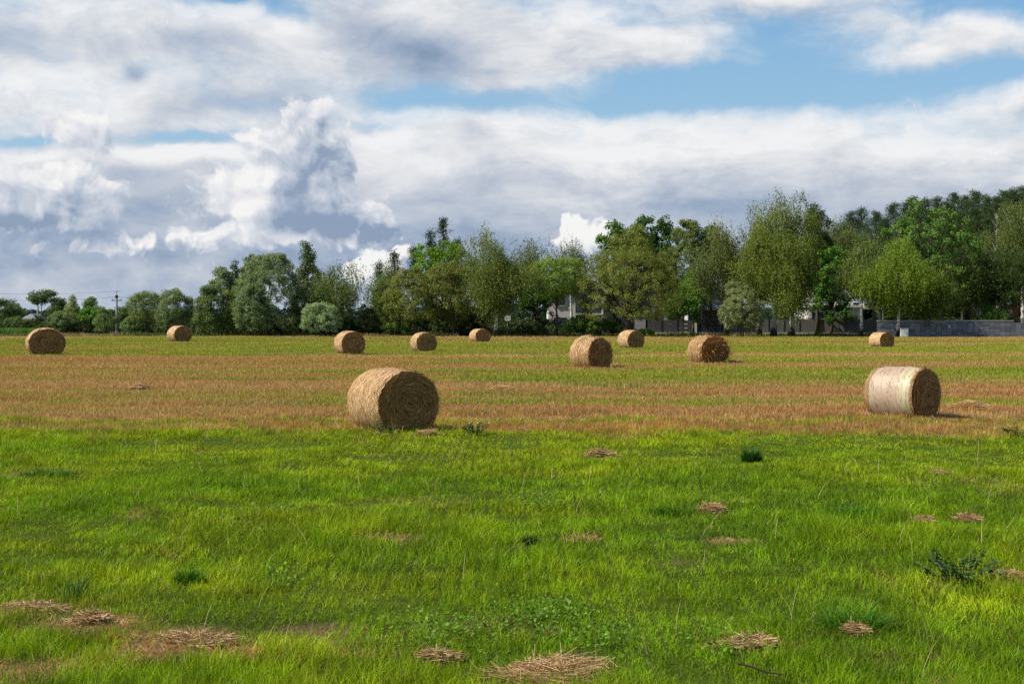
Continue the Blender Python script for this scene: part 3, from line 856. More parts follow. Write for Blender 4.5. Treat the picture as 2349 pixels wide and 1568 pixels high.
def clover(spots):
    C = []
    for (x, row, wv, hv, n) in spots:
        d0 = dist(row); xx = x + rng.normal(size=n) * wv / 2.4; rr = row + rng.normal(size=n) * hv / 2.4
        dd = CH * F / (np.clip(rr, 1000, 1600) - HZ)
        px, py = (xx - CX) / F * dd, dd
        C.append(np.stack([px, py, gz(px, py) + .06 + .12 * rng.random(n)], 1))
    C = np.vstack(C); N = len(C)
    nn = norm(rng.normal(size=(N, 3)) * .55 + np.array([0, -.2, 1.0]))
    v, q = leaf_quads(C, nn, .022 + .022 * rng.random(N), .018 + .016 * rng.random(N))
    col = np.array([.12, .23, .016]) * (.6 + .8 * rng.random((N, 1)))
    tag(mesh_np('clover', v, [q], M_GRASS, cols=np.repeat(col, 4, 0)), kind='stuff')
clover([(1260, 1420, 130, 40, 420), (1000, 1470, 150, 50, 300), (1380, 1480, 130, 40, 240), (1100, 1440, 260, 70, 240), (1640, 1500, 160, 50, 160), (650, 1340, 120, 30, 120), (560, 1225, 160, 40, 160), (1250, 1165, 60, 16, 250), (1900, 1010, 400, 16, 600)])

tw = MB(); d = dist(1556)
tw.bar([(-.12, .06, .10), (-.03, .02, .085), (.06, -.02, .06), (.16, -.05, .055)], [.006, .007, .006, .004], 6)
tw.bar([(-.03, .02, .085), (-.01, .05, .13)], [.004, .002], 5)
o = tw.build('twig', plain('dark_wet_wood', (.03, .02, .014), .8)); o.location = (PX(1740, d), d, float(gz(PX(1740, d), d)) + .02)
tag(o, 'dark fallen twig lying in the grass at the bottom edge', 'twig')

# ------------------------------------------------------------------ trees and shrubs
def wprof(shape, t):
    t = np.clip(t, 0, 1)
    if shape == 'round': return np.clip(1 - np.abs(2 * t - .88) ** 2.6, 0, 1) ** .55 * (.75 + .25 * np.clip(t / .25, 0, 1))
    if shape == 'bush': return np.clip(1 - t ** 2.4, 0, 1) ** .55 * (.82 + .18 * np.clip(t / .3, 0, 1))
    if shape == 'spire': return np.clip(1 - t, 0, 1) ** .75 * np.clip(t / .12 + .45, 0, 1)
    if shape == 'column': return np.clip(1 - t ** 3.2, 0, 1) ** .6 * (.8 + .2 * np.clip(t / .2, 0, 1))
    if shape == 'weep': return np.clip(np.sin(math.pi * np.clip(t, 0, 1) ** .8), 0, 1) ** .55 * np.where(t < .2, .75 + t * 1.25, 1.0) * (1 - .38 * np.clip((t - .45) / .55, 0, 1) ** 1.3)
    if shape == 'vase': return np.clip(1 - np.abs(2 * t - 1.2) ** 2.6, 0, 1) ** .6 * (.35 + .65 * np.clip(t / .5, 0, 1))
    return np.ones_like(t)

def clumps(shape, n, hw, z0, z1, nl, inner=.38, depth=.85, gaps=0):
    th = np.empty(0); t = np.empty(0)
    while len(t) < n:
        a = rng.random(4 * n); k = rng.random(4 * n) < wprof(shape, a) ** 1.2 * .95 + .03
        t = np.concatenate([t, a[k]]); th = np.concatenate([th, rng.random(k.sum()) * 2 * math.pi])
    t, th = t[:n], th[:n]
    lt, lth = rng.random(nl), rng.random(nl) * 2 * math.pi
    lt[: nl // 3] = .75 + .25 * lt[: nl // 3]
    m = np.zeros(n)
    for a, b in zip(lt, lth):
        dth = np.abs((th - b + math.pi) % (2 * math.pi) - math.pi)
        m = np.maximum(m, (.75 + .5 * rng.random()) * np.exp(-(dth / .6) ** 2 - ((t - a) / .15) ** 2))
    r = rng.random(n) ** inner
    lo, hi = (.40, .78) if shape == 'weep' else (.72, .34)
    R = wprof(shape, t) * (lo + hi * m) * hw * r
    z = z0 + (z1 - z0) * np.clip(t * ((.74 + .27 * m) if shape == 'weep' else (.93 + .08 * m)), 0, 1.02)
    p = np.stack([np.cos(th) * R, np.sin(th) * R * depth, z], 1)
    p[:, :2] *= hw / max(np.percentile(np.abs(p[:, 0]), 94), .1)
    ctr = np.array([0, 0, (z0 * .55 + z1 * .45)])
    out = norm((p - ctr) * np.array([1, 1, .8]))
    keep = np.ones(n, bool)
    for _ in range(gaps):
        a, b, s = rng.random() * .8 + .1, rng.random() * 6.28, .10 + .12 * rng.random()
        dth = np.abs((th - b + math.pi) % (2 * math.pi) - math.pi)
        keep &= ((dth / (s * 4)) ** 2 + ((t - a) / s) ** 2 > 1) | (r < .5)
    return p[keep], out[keep]

def lobed(shape, n, hw, z0, z1, nl, depth=.85, gaps=0, fill=.24):
    """clumps over the outside of many rounded lobes that together make the crown"""
    Hc = z1 - z0
    nl = max(nl, int(3.4 * Hc / (hw * .75)))
    t = np.sort(.08 + .86 * rng.random(nl)); th = np.arange(nl) * 2.399 + rng.random(nl) * .9
    w = np.maximum(wprof(shape, t), .25)
    rl = hw * w * (.42 + .18 * rng.random(nl)); rl = np.minimum(rl, Hc * .32)
    R = np.maximum(w * hw - rl, 0) * (.75 + .3 * rng.random(nl))
    rz = rl * (.95 + .5 * rng.random(nl))
    C = np.stack([np.cos(th) * R, np.sin(th) * R * depth, z0 + Hc * t - rz * (t - .25)], 1)
    wt = rl ** 2; k = rng.choice(nl, int(n * 1.9), p=wt / wt.sum())
    D = norm(rng.normal(size=(len(k), 3)) + np.array([0, 0, .35]))
    S = np.stack([rl, rl * .95, rz], 1)
    u = (.74 + .26 * rng.random(len(k)) ** .7)[:, None]
    p = C[k] + D * S[k] * u
    inside = np.zeros(len(k), bool)
    for j in range(nl):
        q = (p - C[j]) / S[j]
        inside |= (np.sum(q * q, 1) < .62) & (k != j)
    p, D, k = p[~inside], D[~inside], k[~inside]
    keep = p[:, 2] > z0 * .9
    for _ in range(gaps):
        c = C[rng.integers(nl)] + rng.normal(size=3) * hw * .2
        keep &= np.sum(((p - c) / (hw * .24)) ** 2, 1) > 1
    p, D = p[keep][:n], D[keep][:n]
    m = int(len(p) * fill)
    kk = rng.choice(nl, m); pi = C[kk] + norm(rng.normal(size=(m, 3))) * S[kk] * .6
    p = np.vstack([p, pi]); D = np.vstack([D, norm(rng.normal(size=(m, 3)))])
    p[:, :2] *= hw / max(np.percentile(np.abs(p[:, 0]), 91), .1)
    zt = np.percentile(p[:, 2], 99.5); p[:, 2] = z0 + (p[:, 2] - z0) * (z1 - z0) / max(zt - z0, .1)
    return p, D

def leaves_of(P, O, per, cr, l, w, style):
    n = len(P); N = n * per
    c = np.repeat(P, per, 0); o = np.repeat(O, per, 0)
    if style == 'weep':                                  # hanging twigs strung with small leaves
        K = max(1, per // 9); per_s = per // K; N = n * K * per_s
        s0 = np.repeat(P, K, 0) + rng.normal(size=(n * K, 3)) * np.array([cr, cr, cr * .8])
        Ls = (.7 + 1.9 * rng.random(n * K)); oo = np.repeat(O, K, 0)
        f = rng.random((n * K, per_s)) ** .8
        drift = oo * np.array([1, 1, 0]) * .22 + rng.normal(size=(n * K, 3)) * .10
        c = s0[:, None] + drift[:, None] * (f * Ls[:, None])[..., None]
        c[..., 2] -= f * Ls[:, None]
        c = c.reshape(-1, 3) + rng.normal(size=(N, 3)) * .07
        c[:, 2] = np.maximum(c[:, 2], .5 + .8 * rng.random(N))
        nn = norm(rng.normal(size=(N, 3)) * np.array([1, 1, .5]) + np.repeat(oo, per_s, 0) * .5)
        up = np.array([0, 0, 1.0]) + rng.normal(size=(N, 3)) * .35
    elif style == 'needle':                              # tufts pointing up and out
        q = rng.normal(size=(N, 3)) * np.array([cr, cr, cr * .55]); c = c + q
        up = norm(q + np.array([0, 0, cr * .8]) + o * cr * .5) + rng.normal(size=(N, 3)) * .3
        nn = norm(rng.normal(size=(N, 3)))
    else:
        q = rng.normal(size=(N, 3)); q = q / np.linalg.norm(q, axis=1, keepdims=True) * rng.random((N, 1)) ** .45
        q = q * np.array([cr, cr, cr * .8]); c = c + q
        nn = norm(rng.normal(size=(N, 3)) * .75 + o * .65 + q / cr * .45 + np.array([0, 0, .3]))
        up = (o * .6 + np.array([0, 0, .5]) + rng.normal(size=(N, 3)) * .7) if style == 'willow' else None
    N = len(c)
    s = .7 + .6 * rng.random(N)
    oN = np.repeat(O, N // n, 0)
    nn = nn * np.where(np.sum(nn * oN, 1, keepdims=True) < 0, -1, 1)
    v, f = leaf_quads(c, nn, l * s, w * s, up)
    leaves_of.normals = np.repeat(norm(nn * .55 + oN * .75 + np.array([0, 0, .15])), 4, 0)
    cl = np.repeat(rng.random(n), N // n)
    tint = np.clip(.5 + (rng.random(N) - .5) * .6 + (cl - .5) * .45, 0, 1)
    return v, f, np.repeat(tint, 4)

def trunk_mesh(P, H, r0, z_limb, lean=(0, 0), nlimb=9, forks=1, twig=0):
    m = MB(); tops = []
    for k in range(forks):
        ox, oy = (rng.normal() * .25 * (forks > 1), rng.normal() * .2 * (forks > 1))
        sx, sy = lean[0] + (k - (forks - 1) / 2) * .9, lean[1] + rng.normal() * .2
        zz = np.linspace(0, H, 7)
        pts = np.stack([ox + sx * (zz / H) + np.sin(zz * .9 + k) * .06, oy + sy * (zz / H) + np.cos(zz * .7 + k) * .06, zz - .1 * (zz == 0)], 1)
        rad = r0 * (1 - .85 * zz / H) * (1 + .5 * np.exp(-zz / .25))
        m.bar(pts, rad, 8); tops.append((pts, rad))
    if len(P):
        for k in range(nlimb):
            pts, rad = tops[k % forks]
            tgt = P[rng.integers(len(P))]
            za = np.clip(z_limb + (tgt[2] - z_limb) * .35 * rng.random(), z_limb * .8, H * .85)
            a = np.array([np.interp(za, pts[:, 2], pts[:, 0]), np.interp(za, pts[:, 2], pts[:, 1]), za])
            ra = np.interp(za, pts[:, 2], rad) * .55
            mid = a * .5 + tgt * .5 + np.array([0, 0, .12 * np.linalg.norm(tgt - a)]) * (1 if tgt[2] > za else -.3)
            m.bar(np.array([a, (a + mid) / 2 + rng.normal(size=3) * .05, mid, (mid + tgt) / 2 + rng.normal(size=3) * .08, tgt]), [ra, ra * .8, ra * .6, ra * .38, .015], 5, cap=False)
    return m

KIND = {  # leaf length, width, clump radius, leaves per clump, style, crown cover
    'silver_willow': (.20, .075, .46, 70, 'willow', 3.5), 'willow': (.20, .08, .50, 66, 'willow', 3.5), 'birch': (.15, .095, .36, 72, 'weep', 4.1),
    'maple': (.24, .18, .55, 52, 'leaf', 3.2), 'poplar': (.17, .125, .50, 64, 'leaf', 3.2), 'shrub': (.13, .065, .30, 56, 'willow', 3.4), 'bush': (.16, .11, .32, 50, 'leaf', 3.2), 'pine': (.26, .06, .34, 60, 'needle', 3.2)}

def tree(name, kind, x, base, top, hw, col, label, cat='tree', shape='round', bottom=None, bark=None, lean=0.0, forks=1, r0=None, group=None, d=None, gaps=0, cover=1.0, lobes=9, twigs=0, depth=.85, foot=None, cr=1.0, inner=.38):
    """x, base, top, hw: where it stands, how tall and how wide (seen from the camera spot); d: distance"""
    d = d or dist(base)
    H = HT(top, d); hwm = hw / F * d
    z0 = max(.05, HT(bottom, d)) if bottom else H * .25
    root = empty(name, (PX(x, d), d, 0), label, cat, group)
    lx = lean / F * d
    l, w, c_r, per, style, cov = KIND[kind]; c_r *= cr
    area = 2 * hwm * (H - z0) * .78
    n = int(1.7 * cov * cover * area / (l * w * .5) / per) + 6
    zt = H - c_r * .7
    hwc, zb = max(hwm - c_r * .55, hwm * .65), z0 + (c_r * .8 if style != 'weep' else min(1.6, (H - z0) * .3))
    if style in ('leaf', 'willow') and shape != 'spire': P, O = lobed(shape, n, hwc, zb, zt, lobes, depth=depth, gaps=gaps)
    else: P, O = clumps(shape, n, hwc, zb, zt + (.5 if style == 'weep' else 0), max(6, lobes // 2) if style == 'weep' else lobes, depth=depth, gaps=gaps, inner=inner)
    P[:, 0] += lx * np.clip(P[:, 2] / H, 0, 1)
    v, f, tint = leaves_of(P, O, per, c_r, l, w, style); nrm = leaves_of.normals
    v[:, 2] = np.maximum(v[:, 2], .03)
    r0 = r0 or max(.05, H * .017)
    fx = (foot or 0) / F * d
    m = trunk_mesh(P, H * (.84 if shape in ('spire', 'weep') else .78), r0 / math.sqrt(forks), max(z0 * .9, H * .12), (lx, 0), int(8 + hwm * 2), forks)
    if twigs:                                            # bare dry branch tips above the leaves
        k = np.argsort(-P[:, 2])[: max(4, len(P) // 5)]
        for j in rng.choice(k, twigs):
            p = P[j]; e = norm(O[j] + np.array([0, 0, .8]) + rng.normal(size=3) * .4)
            q = p + e * (.8 + 1.1 * rng.random())
            m.bar(np.array([p, (p + q) / 2 + rng.normal(size=3) * .08, q]), [.016, .012, .006], 4, cap=False)
    m.build('trunk', bark or M_BARK, root, smooth=True)
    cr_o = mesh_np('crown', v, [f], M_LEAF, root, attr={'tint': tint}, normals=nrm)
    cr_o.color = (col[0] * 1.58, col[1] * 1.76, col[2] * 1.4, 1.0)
    return root

SILV, OLIV, BIR, MAP, DARK, LITE, PINE = (.150, .185, .095), (.125, .135, .032), (.105, .128, .030), (.115, .215, .018), (.050, .085, .020), (.150, .205, .045), (.028, .056, .020)
GREY = (.115, .140, .068)

# far left row
tree('willow_tree', 'willow', 8, 764, 683, 36, (.075, .10, .035), 'dark rounded willow at the very left edge of the photo', d=192, bottom=756)
tree('shrub', 'bush', 38, 764, 724, 30, (.095, .13, .05), 'grey-green bush between the willow at the left edge and the umbrella-shaped tree', 'shrub', 'bush', d=186, bottom=760)
tree('robinia_tree', 'poplar', 96, 766, 662, 31, (.070, .095, .030), 'umbrella-shaped dark tree on a bare trunk beside the far utility pole', 'tree', 'vase', bottom=704, d=184, gaps=3)
tree('robinia_tree', 'poplar', 133, 766, 681, 22, (.060, .085, .028), 'dark narrow tree close behind the umbrella-shaped one', 'tree', 'column', bottom=755, d=188)
tree('willow_tree', 'silver_willow', 168, 765, 669, 23, (.165, .185, .072), 'pale yellowish willow with a thin top, left of the bright green tree', 'tree', 'spire', bottom=750, d=180)
tree('shrub', 'shrub', 135, 765, 712, 24, (.135, .165, .085), 'pale silvery bush in front of the yellowish willow', 'shrub', 'bush', d=176, bottom=762)
tree('ash_tree', 'poplar', 207, 765, 680, 17, (.095, .135, .050), 'slim green tree rising behind the bright green tree', 'tree', 'column', bottom=740, d=186)
tree('maple_tree', 'maple', 212, 765, 702, 29, (.070, .130, .016), 'low bright green tree left of the utility pole', 'tree', 'round', bottom=752, d=178)
tree('shrub', 'shrub', 244, 766, 704, 24, (.120, .150, .065), 'grey-green bush just left of the utility pole', 'shrub', 'bush', d=172, bottom=763)
tree('willow_tree', 'willow', 284, 766, 700, 20, (.085, .115, .045), 'small dark willow just behind the utility pole', 'tree', 'round', bottom=755, d=184)
tree('shrub', 'shrub', 300, 766, 722, 22, (.125, .155, .075), 'pale bush at the right foot of the utility pole', 'shrub', 'bush', d=168, bottom=763)
tree('willow_tree', 'willow', 338, 767, 666, 42, (.120, .145, .062), 'grey-green willow right of the utility pole', 'tree', 'round', bottom=752, d=167, lobes=12)
tree('willow_tree', 'silver_willow', 404, 768, 660, 40, (.125, .150, .078), 'rounded silvery willow behind the distant bale on the left', 'tree', 'round', bottom=757, d=163, lobes=12)
# left group
tree('willow_tree', 'willow', 480, 771, 653, 31, (.100, .125, .055), 'column-like willow leafy to the ground, leftmost of the left tree group', 'tree', 'column', bottom=768, d=153)
tree('poplar_tree', 'poplar', 512, 769, 610, 27, (.130, .155, .085), 'open pale grey tree behind the two column-like willows', 'tree', 'round', bottom=690, d=163, gaps=4)
tree('willow_tree', 'willow', 533, 771, 664, 33, (.115, .135, .045), 'yellowish column-like willow leafy to the ground, second of the left tree group', 'tree', 'column', bottom=767, d=154)
tree('birch_tree', 'poplar', 541, 768, 586, 17, (.060, .085, .025), 'dark spire-shaped tree rising behind the big silver willow, the left one of two', 'tree', 'spire', bottom=700, d=167)
tree('birch_tree', 'poplar', 574, 768, 581, 21, (.060, .090, .022), 'dark rounded treetop behind the big silver willow, the right one of two', 'tree', 'round', bottom=690, d=167)
tree('willow_tree', 'silver_willow', 615, 771, 580, 68, (.128, .155, .080), 'big silver willow with many rounded lobes, widest tree of the left group', 'tree', 'bush', bottom=757, d=153, lobes=20, forks=3, inner=.3)
tree('willow_tree', 'silver_willow', 578, 771, 650, 36, (.125, .155, .085), 'low silvery willow skirt at the left foot of the big silver willow', 'tree', 'bush', bottom=766, d=150)
tree('birch_tree', 'poplar', 706, 769, 533, 35, (.085, .108, .036), 'tall pointed birch with a cone-shaped crown, highest of the left group', 'tree', 'spire', bottom=735, bark=M_BIRCH, d=157, lobes=14, cover=1.1)
tree('birch_tree', 'birch', 768, 769, 580, 44, (.088, .108, .034), 'loose weeping birch with sky showing through, right end of the left group', 'tree', 'weep', bottom=735, bark=M_BIRCH, d=155, gaps=9, lean=4, cover=.9)
tree('birch_tree', 'birch', 741, 769, 612, 30, (.078, .10, .032), 'smaller birch filling the space between the pointed birch and the loose weeping birch', 'tree', 'weep', bottom=745, bark=M_BIRCH, d=158)
tree('shrub', 'shrub', 690, 768, 715, 28, (.085, .11, .04), 'dark bush left of the round silver shrub', 'shrub', 'bush', bottom=765, d=156)
tree('willow_shrub', 'shrub', 734, 771, 692, 39, (.195, .235, .145), 'round silver willow shrub standing in front of the weeping birch of the left group', 'shrub', 'round', bottom=764, d=148, inner=.3)
tree('shrub', 'bush', 843, 769, 706, 24, (.105, .105, .045), 'brownish bush in the gap between the two tree groups', 'shrub', 'bush', bottom=766, d=156)
tree('shrub', 'bush', 800, 768, 728, 20, (.06, .085, .03), 'small dark bush at the right foot of the left tree group', 'shrub', 'bush', bottom=766, d=158)
# centre group
tree('birch_tree', 'birch', 889, 768, 590, 30, (.098, .118, .030), 'yellow-green birch with bare tips at the left end of the centre group', 'tree', 'weep', bottom=745, bark=M_BIRCH, d=158, twigs=12)
tree('willow_tree', 'willow', 950, 771, 612, 58, (.128, .132, .036), 'olive willow with a slanting dark limb, front left of the centre group', 'tree', 'bush', bottom=742, d=152, lobes=14, lean=-14, forks=2)
tree('willow_tree', 'willow', 1030, 771, 598, 56, (.122, .122, .034), 'brownish olive willow just left of the big white-trunked birch', 'tree', 'bush', bottom=745, d=152, lobes=14, forks=2)
tree('maple_tree', 'maple', 1015, 768, 553, 66, (.098, .160, .012), 'bright yellow-green maple crown rising behind the olive willows', 'tree', 'round', bottom=690, d=165, lobes=16)
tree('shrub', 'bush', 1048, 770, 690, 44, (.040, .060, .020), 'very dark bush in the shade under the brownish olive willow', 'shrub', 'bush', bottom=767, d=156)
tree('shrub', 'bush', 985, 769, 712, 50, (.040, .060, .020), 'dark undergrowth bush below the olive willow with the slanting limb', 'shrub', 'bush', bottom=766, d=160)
tree('shrub', 'bush', 905, 769, 735, 32, (.085, .12, .03), 'low green bush at the left foot of the centre group', 'shrub', 'bush', bottom=767, d=153)
tree('birch_tree', 'birch', 1138, 771, 513, 64, (.108, .122, .034), 'big full weeping birch with white trunk and bare twigs at its top right', 'tree', 'weep', bottom=728, bark=M_BIRCH, d=150, lobes=16, twigs=26, cover=1.2, lean=-6)
tree('birch_tree', 'birch', 1124, 770, 600, 30, (.098, .112, .030), 'thin second birch whose white trunk stands left of the signboard birch', 'tree', 'weep', bottom=735, bark=M_BIRCH, d=155)
tree('birch_tree', 'birch', 1228, 769, 534, 50, (.082, .096, .034), 'greyish birch behind the light green willow, open top against the sky', 'tree', 'weep', bottom=690, bark=M_BIRCH, d=164, gaps=8, twigs=10)
tree('birch_tree', 'birch', 1310, 769, 545, 50, (.085, .098, .036), 'sparse birch with bare branches in front of the bright small cloud', 'tree', 'weep', bottom=660, bark=M_BIRCH, d=168, gaps=8, twigs=18, cover=.75)
tree('maple_tree', 'maple', 1228, 769, 645, 36, (.045, .088, .018), 'dark green maple sapling left of the light green willow', 'tree', 'round', bottom=735, d=160)
tree('willow_tree', 'willow', 1276, 772, 586, 56, (.150, .195, .050), 'light green young willow with a bare trunk, standing in front of the gabled house', 'tree', 'vase', bottom=706, d=151, lobes=14, gaps=5, cover=.85)
tree('willow_tree', 'willow', 1444, 772, 545, 110, (.115, .122, .030), 'very broad olive willow in the middle of the tree line', 'tree', 'bush', bottom=735, d=150, lobes=24, forks=4, r0=.5, inner=.32)
tree('shrub', 'bush', 1338, 772, 722, 44, (.085, .13, .030), 'leafy green bush below the gabled house', 'shrub', 'bush', bottom=768, d=151)
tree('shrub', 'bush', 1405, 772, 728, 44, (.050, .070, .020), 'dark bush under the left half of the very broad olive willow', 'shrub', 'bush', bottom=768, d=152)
tree('shrub', 'bush', 1475, 772, 752, 26, (.095, .16, .025), 'low bright green weeds and bush at the foot of the dark panel fence', 'shrub', 'bush', bottom=769, d=152)
tree('maple_tree', 'maple', 1410, 768, 506, 36, (.068, .120, .024), 'green treetop with one jutting branch behind the broad olive willow', 'tree', 'round', bottom=700, d=175)
tree('maple_tree', 'maple', 1478, 768, 494, 36, (.050, .098, .024), 'dark green twin-topped tree rising highest behind the broad olive willow', 'tree', 'column', bottom=700, d=178)
tree('maple_tree', 'maple', 1521, 768, 499, 33, (.048, .092, .024), 'dark green rounded treetop right of the twin-topped tree', 'tree', 'column', bottom=700, d=178)
tree('poplar_tree', 'poplar', 1450, 768, 512, 50, (.115, .128, .034), 'olive treetop behind the middle of the broad olive willow', 'tree', 'round', bottom=700, d=172)
tree('poplar_tree', 'poplar', 1582, 768, 503, 54, (.100, .118, .036), 'olive rounded tree behind, left of the bare-topped birch', 'tree', 'column', bottom=715, d=172, lobes=13)
tree('pine_tree', 'poplar', 1631, 768, 516, 28, (.045, .075, .022), 'small dark treetop just left of the bare-topped birch', 'tree', 'round', bottom=640, d=174)
tree('ash_tree', 'poplar', 1590, 769, 606, 34, (.090, .145, .020), 'slender bright green tree right of the broad olive willow', 'tree', 'spire', bottom=690, d=162)
tree('maple_tree', 'maple', 1566, 770, 672, 40, (.058, .105, .018), 'low dark-trunked maple over the dark panel fence', 'tree', 'round', bottom=738, d=158, gaps=3)
tree('birch_tree', 'birch', 1668, 771, 482, 54, (.105, .115, .040), 'brownish birch with bare dead twigs on top, left of the tallest birches', 'tree', 'weep', bottom=700, bark=M_BIRCH, d=156, twigs=40, lean=-16, gaps=3)
tree('birch_tree', 'birch', 1775, 773, 428, 62, (.108, .125, .028), 'tallest weeping birch, left stem of the high pair, leaning white trunk', 'tree', 'weep', bottom=690, bark=M_BIRCH, d=150, lobes=18, cover=1.15, gaps=3, twigs=12)
tree('birch_tree', 'birch', 1816, 773, 432, 56, (.096, .112, .026), 'second tallest weeping birch with darker right side, right stem of the high pair', 'tree', 'weep', bottom=712, bark=M_BIRCH, d=151, lobes=16, cover=1.15, gaps=3, twigs=12)
tree('birch_tree', 'birch', 1742, 772, 455, 44, (.105, .122, .030), 'birch with a leaning white trunk between the silver shrub and the tallest birches', 'tree', 'weep', bottom=700, bark=M_BIRCH, d=153, lean=-12, gaps=3)
tree('birch_tree', 'birch', 1812, 772, 628, 32, (.118, .140, .030), 'short drooping yellow-green birch at the foot of the tallest birches', 'tree', 'weep', bottom=722, bark=M_BIRCH, d=148)
tree('willow_shrub', 'shrub', 1703, 773, 644, 46, (.160, .170, .085), 'round silvery willow shrub in front of the grey fence, left of the white birch trunks', 'shrub', 'bush', bottom=756, d=148, inner=.3, forks=3, lobes=7)
tree('poplar_tree', 'poplar', 1874, 769, 468, 34, (.050, .072, .022), 'dark tree right behind the tallest birches', 'tree', 'column', bottom=700, d=163)
tree('birch_tree', 'birch', 1920, 768, 484, 50, (.085, .098, .034), 'dull olive birch behind, between the tallest birches and the pine wood', 'tree', 'weep', bottom=640, bark=M_BIRCH, d=178)
tree('maple_tree', 'maple', 1908, 770, 566, 54, (.062, .125, .020), 'dark green maple in front of the white two-storey house', 'tree', 'round', bottom=730, d=161, gaps=4, lobes=12)
tree('birch_tree', 'birch', 1975, 773, 528, 44, (.102, .120, .036), 'birch with a straight white trunk, dark at its foot, left of the farthest right bale', 'tree', 'weep', bottom=690, bark=M_BIRCH, d=149, gaps=3)
tree('birch_tree', 'birch', 2058, 774, 528, 66, (.105, .140, .018), 'bright green weeping birch with a leaning trunk beside the white utility box', 'tree', 'weep', bottom=716, bark=M_BIRCH, d=147, lobes=14, lean=10, cover=1.25)
tree('birch_tree', 'birch', 2024, 774, 600, 36, (.095, .118, .024), 'slim birch whose white trunk rises right behind the farthest right bale', 'tree', 'weep', bottom=700, bark=M_BIRCH, d=149)
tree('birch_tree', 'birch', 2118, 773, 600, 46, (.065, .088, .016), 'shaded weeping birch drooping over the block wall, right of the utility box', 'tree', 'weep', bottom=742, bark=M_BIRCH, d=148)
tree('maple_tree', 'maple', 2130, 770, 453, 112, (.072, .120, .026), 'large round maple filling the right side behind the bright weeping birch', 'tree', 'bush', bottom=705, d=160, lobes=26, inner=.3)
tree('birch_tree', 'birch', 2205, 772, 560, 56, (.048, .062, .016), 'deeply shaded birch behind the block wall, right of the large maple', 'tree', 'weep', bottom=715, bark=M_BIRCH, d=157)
tree('birch_tree', 'birch', 2265, 771, 570, 54, (.080, .088, .024), 'olive birch with yellowed leaves left of the tree at the right edge', 'tree', 'weep', bottom=712, bark=M_BIRCH, d=160)
tree('birch_tree', 'birch', 2345, 771, 440, 52, (.095, .110, .034), 'tall pale birch at the right edge of the photo', 'tree', 'weep', bottom=640, bark=M_BIRCH, d=164)
tree('pine_tree', 'pine', 2322, 771, 560, 62, (.040, .058, .018), 'dark pine with reddish trunk at the right edge, over the block wall', 'tree', 'round', bottom=705, bark=M_PINEBARK, d=157, r0=.2, forks=2)
tree('pine_sapling', 'pine', 2270, 772, 694, 32, (.060, .105, .020), 'young green pine behind the right end of the block wall', 'tree', 'spire', bottom=748, bark=M_PINEBARK, d=156)
tree('shrub', 'bush', 1925, 771, 708, 30, (.045, .085, .018), 'dark green bush looking over the grey panel fence by the white house', 'shrub', 'round', bottom=742, d=160)

# bare dead birch
def dead_tree():
    d = 172; root = empty('dead_birch', (PX(2285, d), d, 0), 'bare dead birch with pale branches sticking out among the green crowns at the right', 'tree')
    m = MB(); H = HT(492, d)
    zz = np.linspace(0, H, 6); tr = np.stack([np.sin(zz * .5) * .12, zz * 0, zz], 1); m.bar(tr, .12 * (1 - .9 * zz / H), 7)
    m.build('trunk', M_TWIG, root, smooth=True)
    m = MB()
    for k in range(26):
        z = H * (.55 + .42 * rng.random()); a = np.array([np.interp(z, tr[:, 2], tr[:, 0]), 0, z]); th = rng.random() * 6.28
        L = .7 + 2.4 * rng.random() * (1.2 - z / H); e = a + np.array([math.cos(th) * L * .75, math.sin(th) * L * .75, L])
        m.bar(np.array([a, (a + e) / 2 + rng.normal(size=3) * .1, e]), [.045, .03, .01], 4, cap=False)
    m.build('branch', M_TWIG, root)
dead_tree()

# pines: whorled branches carrying tufts, irregular pointed top
def make_pine(H, hw, z0, col, seed_label, x, d, label, group=None, cover=1.0):
    root = empty('pine_tree', (x, d, 0), label, 'tree', group)
    P = []; m = MB()
    zz = np.linspace(0, H * .98, 7); tr = np.stack([np.sin(zz * .35) * .15, np.cos(zz * .3) * .1, zz], 1); m.bar(tr, .015 * H * (1 - .93 * zz / H), 7)
    z = z0
    while z < H - .3:
        t = (z - z0) / (H - z0); R = hw * (1 - t) ** .82 * (.65 + .6 * rng.random()) + .06
        for k in range(rng.integers(4, 7)):
            th = rng.random() * 6.28; r = R * (.55 + .6 * rng.random()); up = .15 + .75 * t
            a = np.array([np.interp(z, tr[:, 2], tr[:, 0]), np.interp(z, tr[:, 2], tr[:, 1]), z]); e = a + np.array([math.cos(th) * r, math.sin(th) * r, r * up])
            m.bar(np.array([a, (a + e) / 2 - np.array([0, 0, .05 * r]), e]), [.035 * (1 - t) + .012, .025 * (1 - t) + .01, .008], 4, cap=False)
            for f in np.linspace(.45, 1.0, max(2, int(r / .5))): P.append(a + (e - a) * f + rng.normal(size=3) * .12)
        z += .42 + .28 * rng.random() * (1 - t)
    P.append(np.array([tr[-1, 0], tr[-1, 1], H - .1]))
    P = np.array(P); O = norm(P * np.array([1, 1, 0]) + np.array([0, 0, .5]))
    l, w, c_r, per, style, cov = KIND['pine']
    v, f, tint = leaves_of(P, O, int(26 * cover), c_r * .85, l, w, style)
    nrm = leaves_of.normals; m.build('trunk', M_PINEBARK, root, smooth=True)
    c = mesh_np('crown', v, [f], M_LEAF, root, attr={'tint': tint}, normals=nrm); c.color = (col[0] * 1.3, col[1] * 1.3, col[2] * 1.3, 1.0)
    return root

def copy_thing(root, loc, rz, s, label=None):
    r = root.copy(); COL.objects.link(r); r.location = loc; r.rotation_euler = (0, 0, rz); r.scale = (s * (.8 + .4 * rng.random()), s * (.8 + .4 * rng.random()), s)
    if label: r['label'] = label
    for ch in list(root.children):
        c = ch.copy(); COL.objects.link(c); c.parent = r
    return r

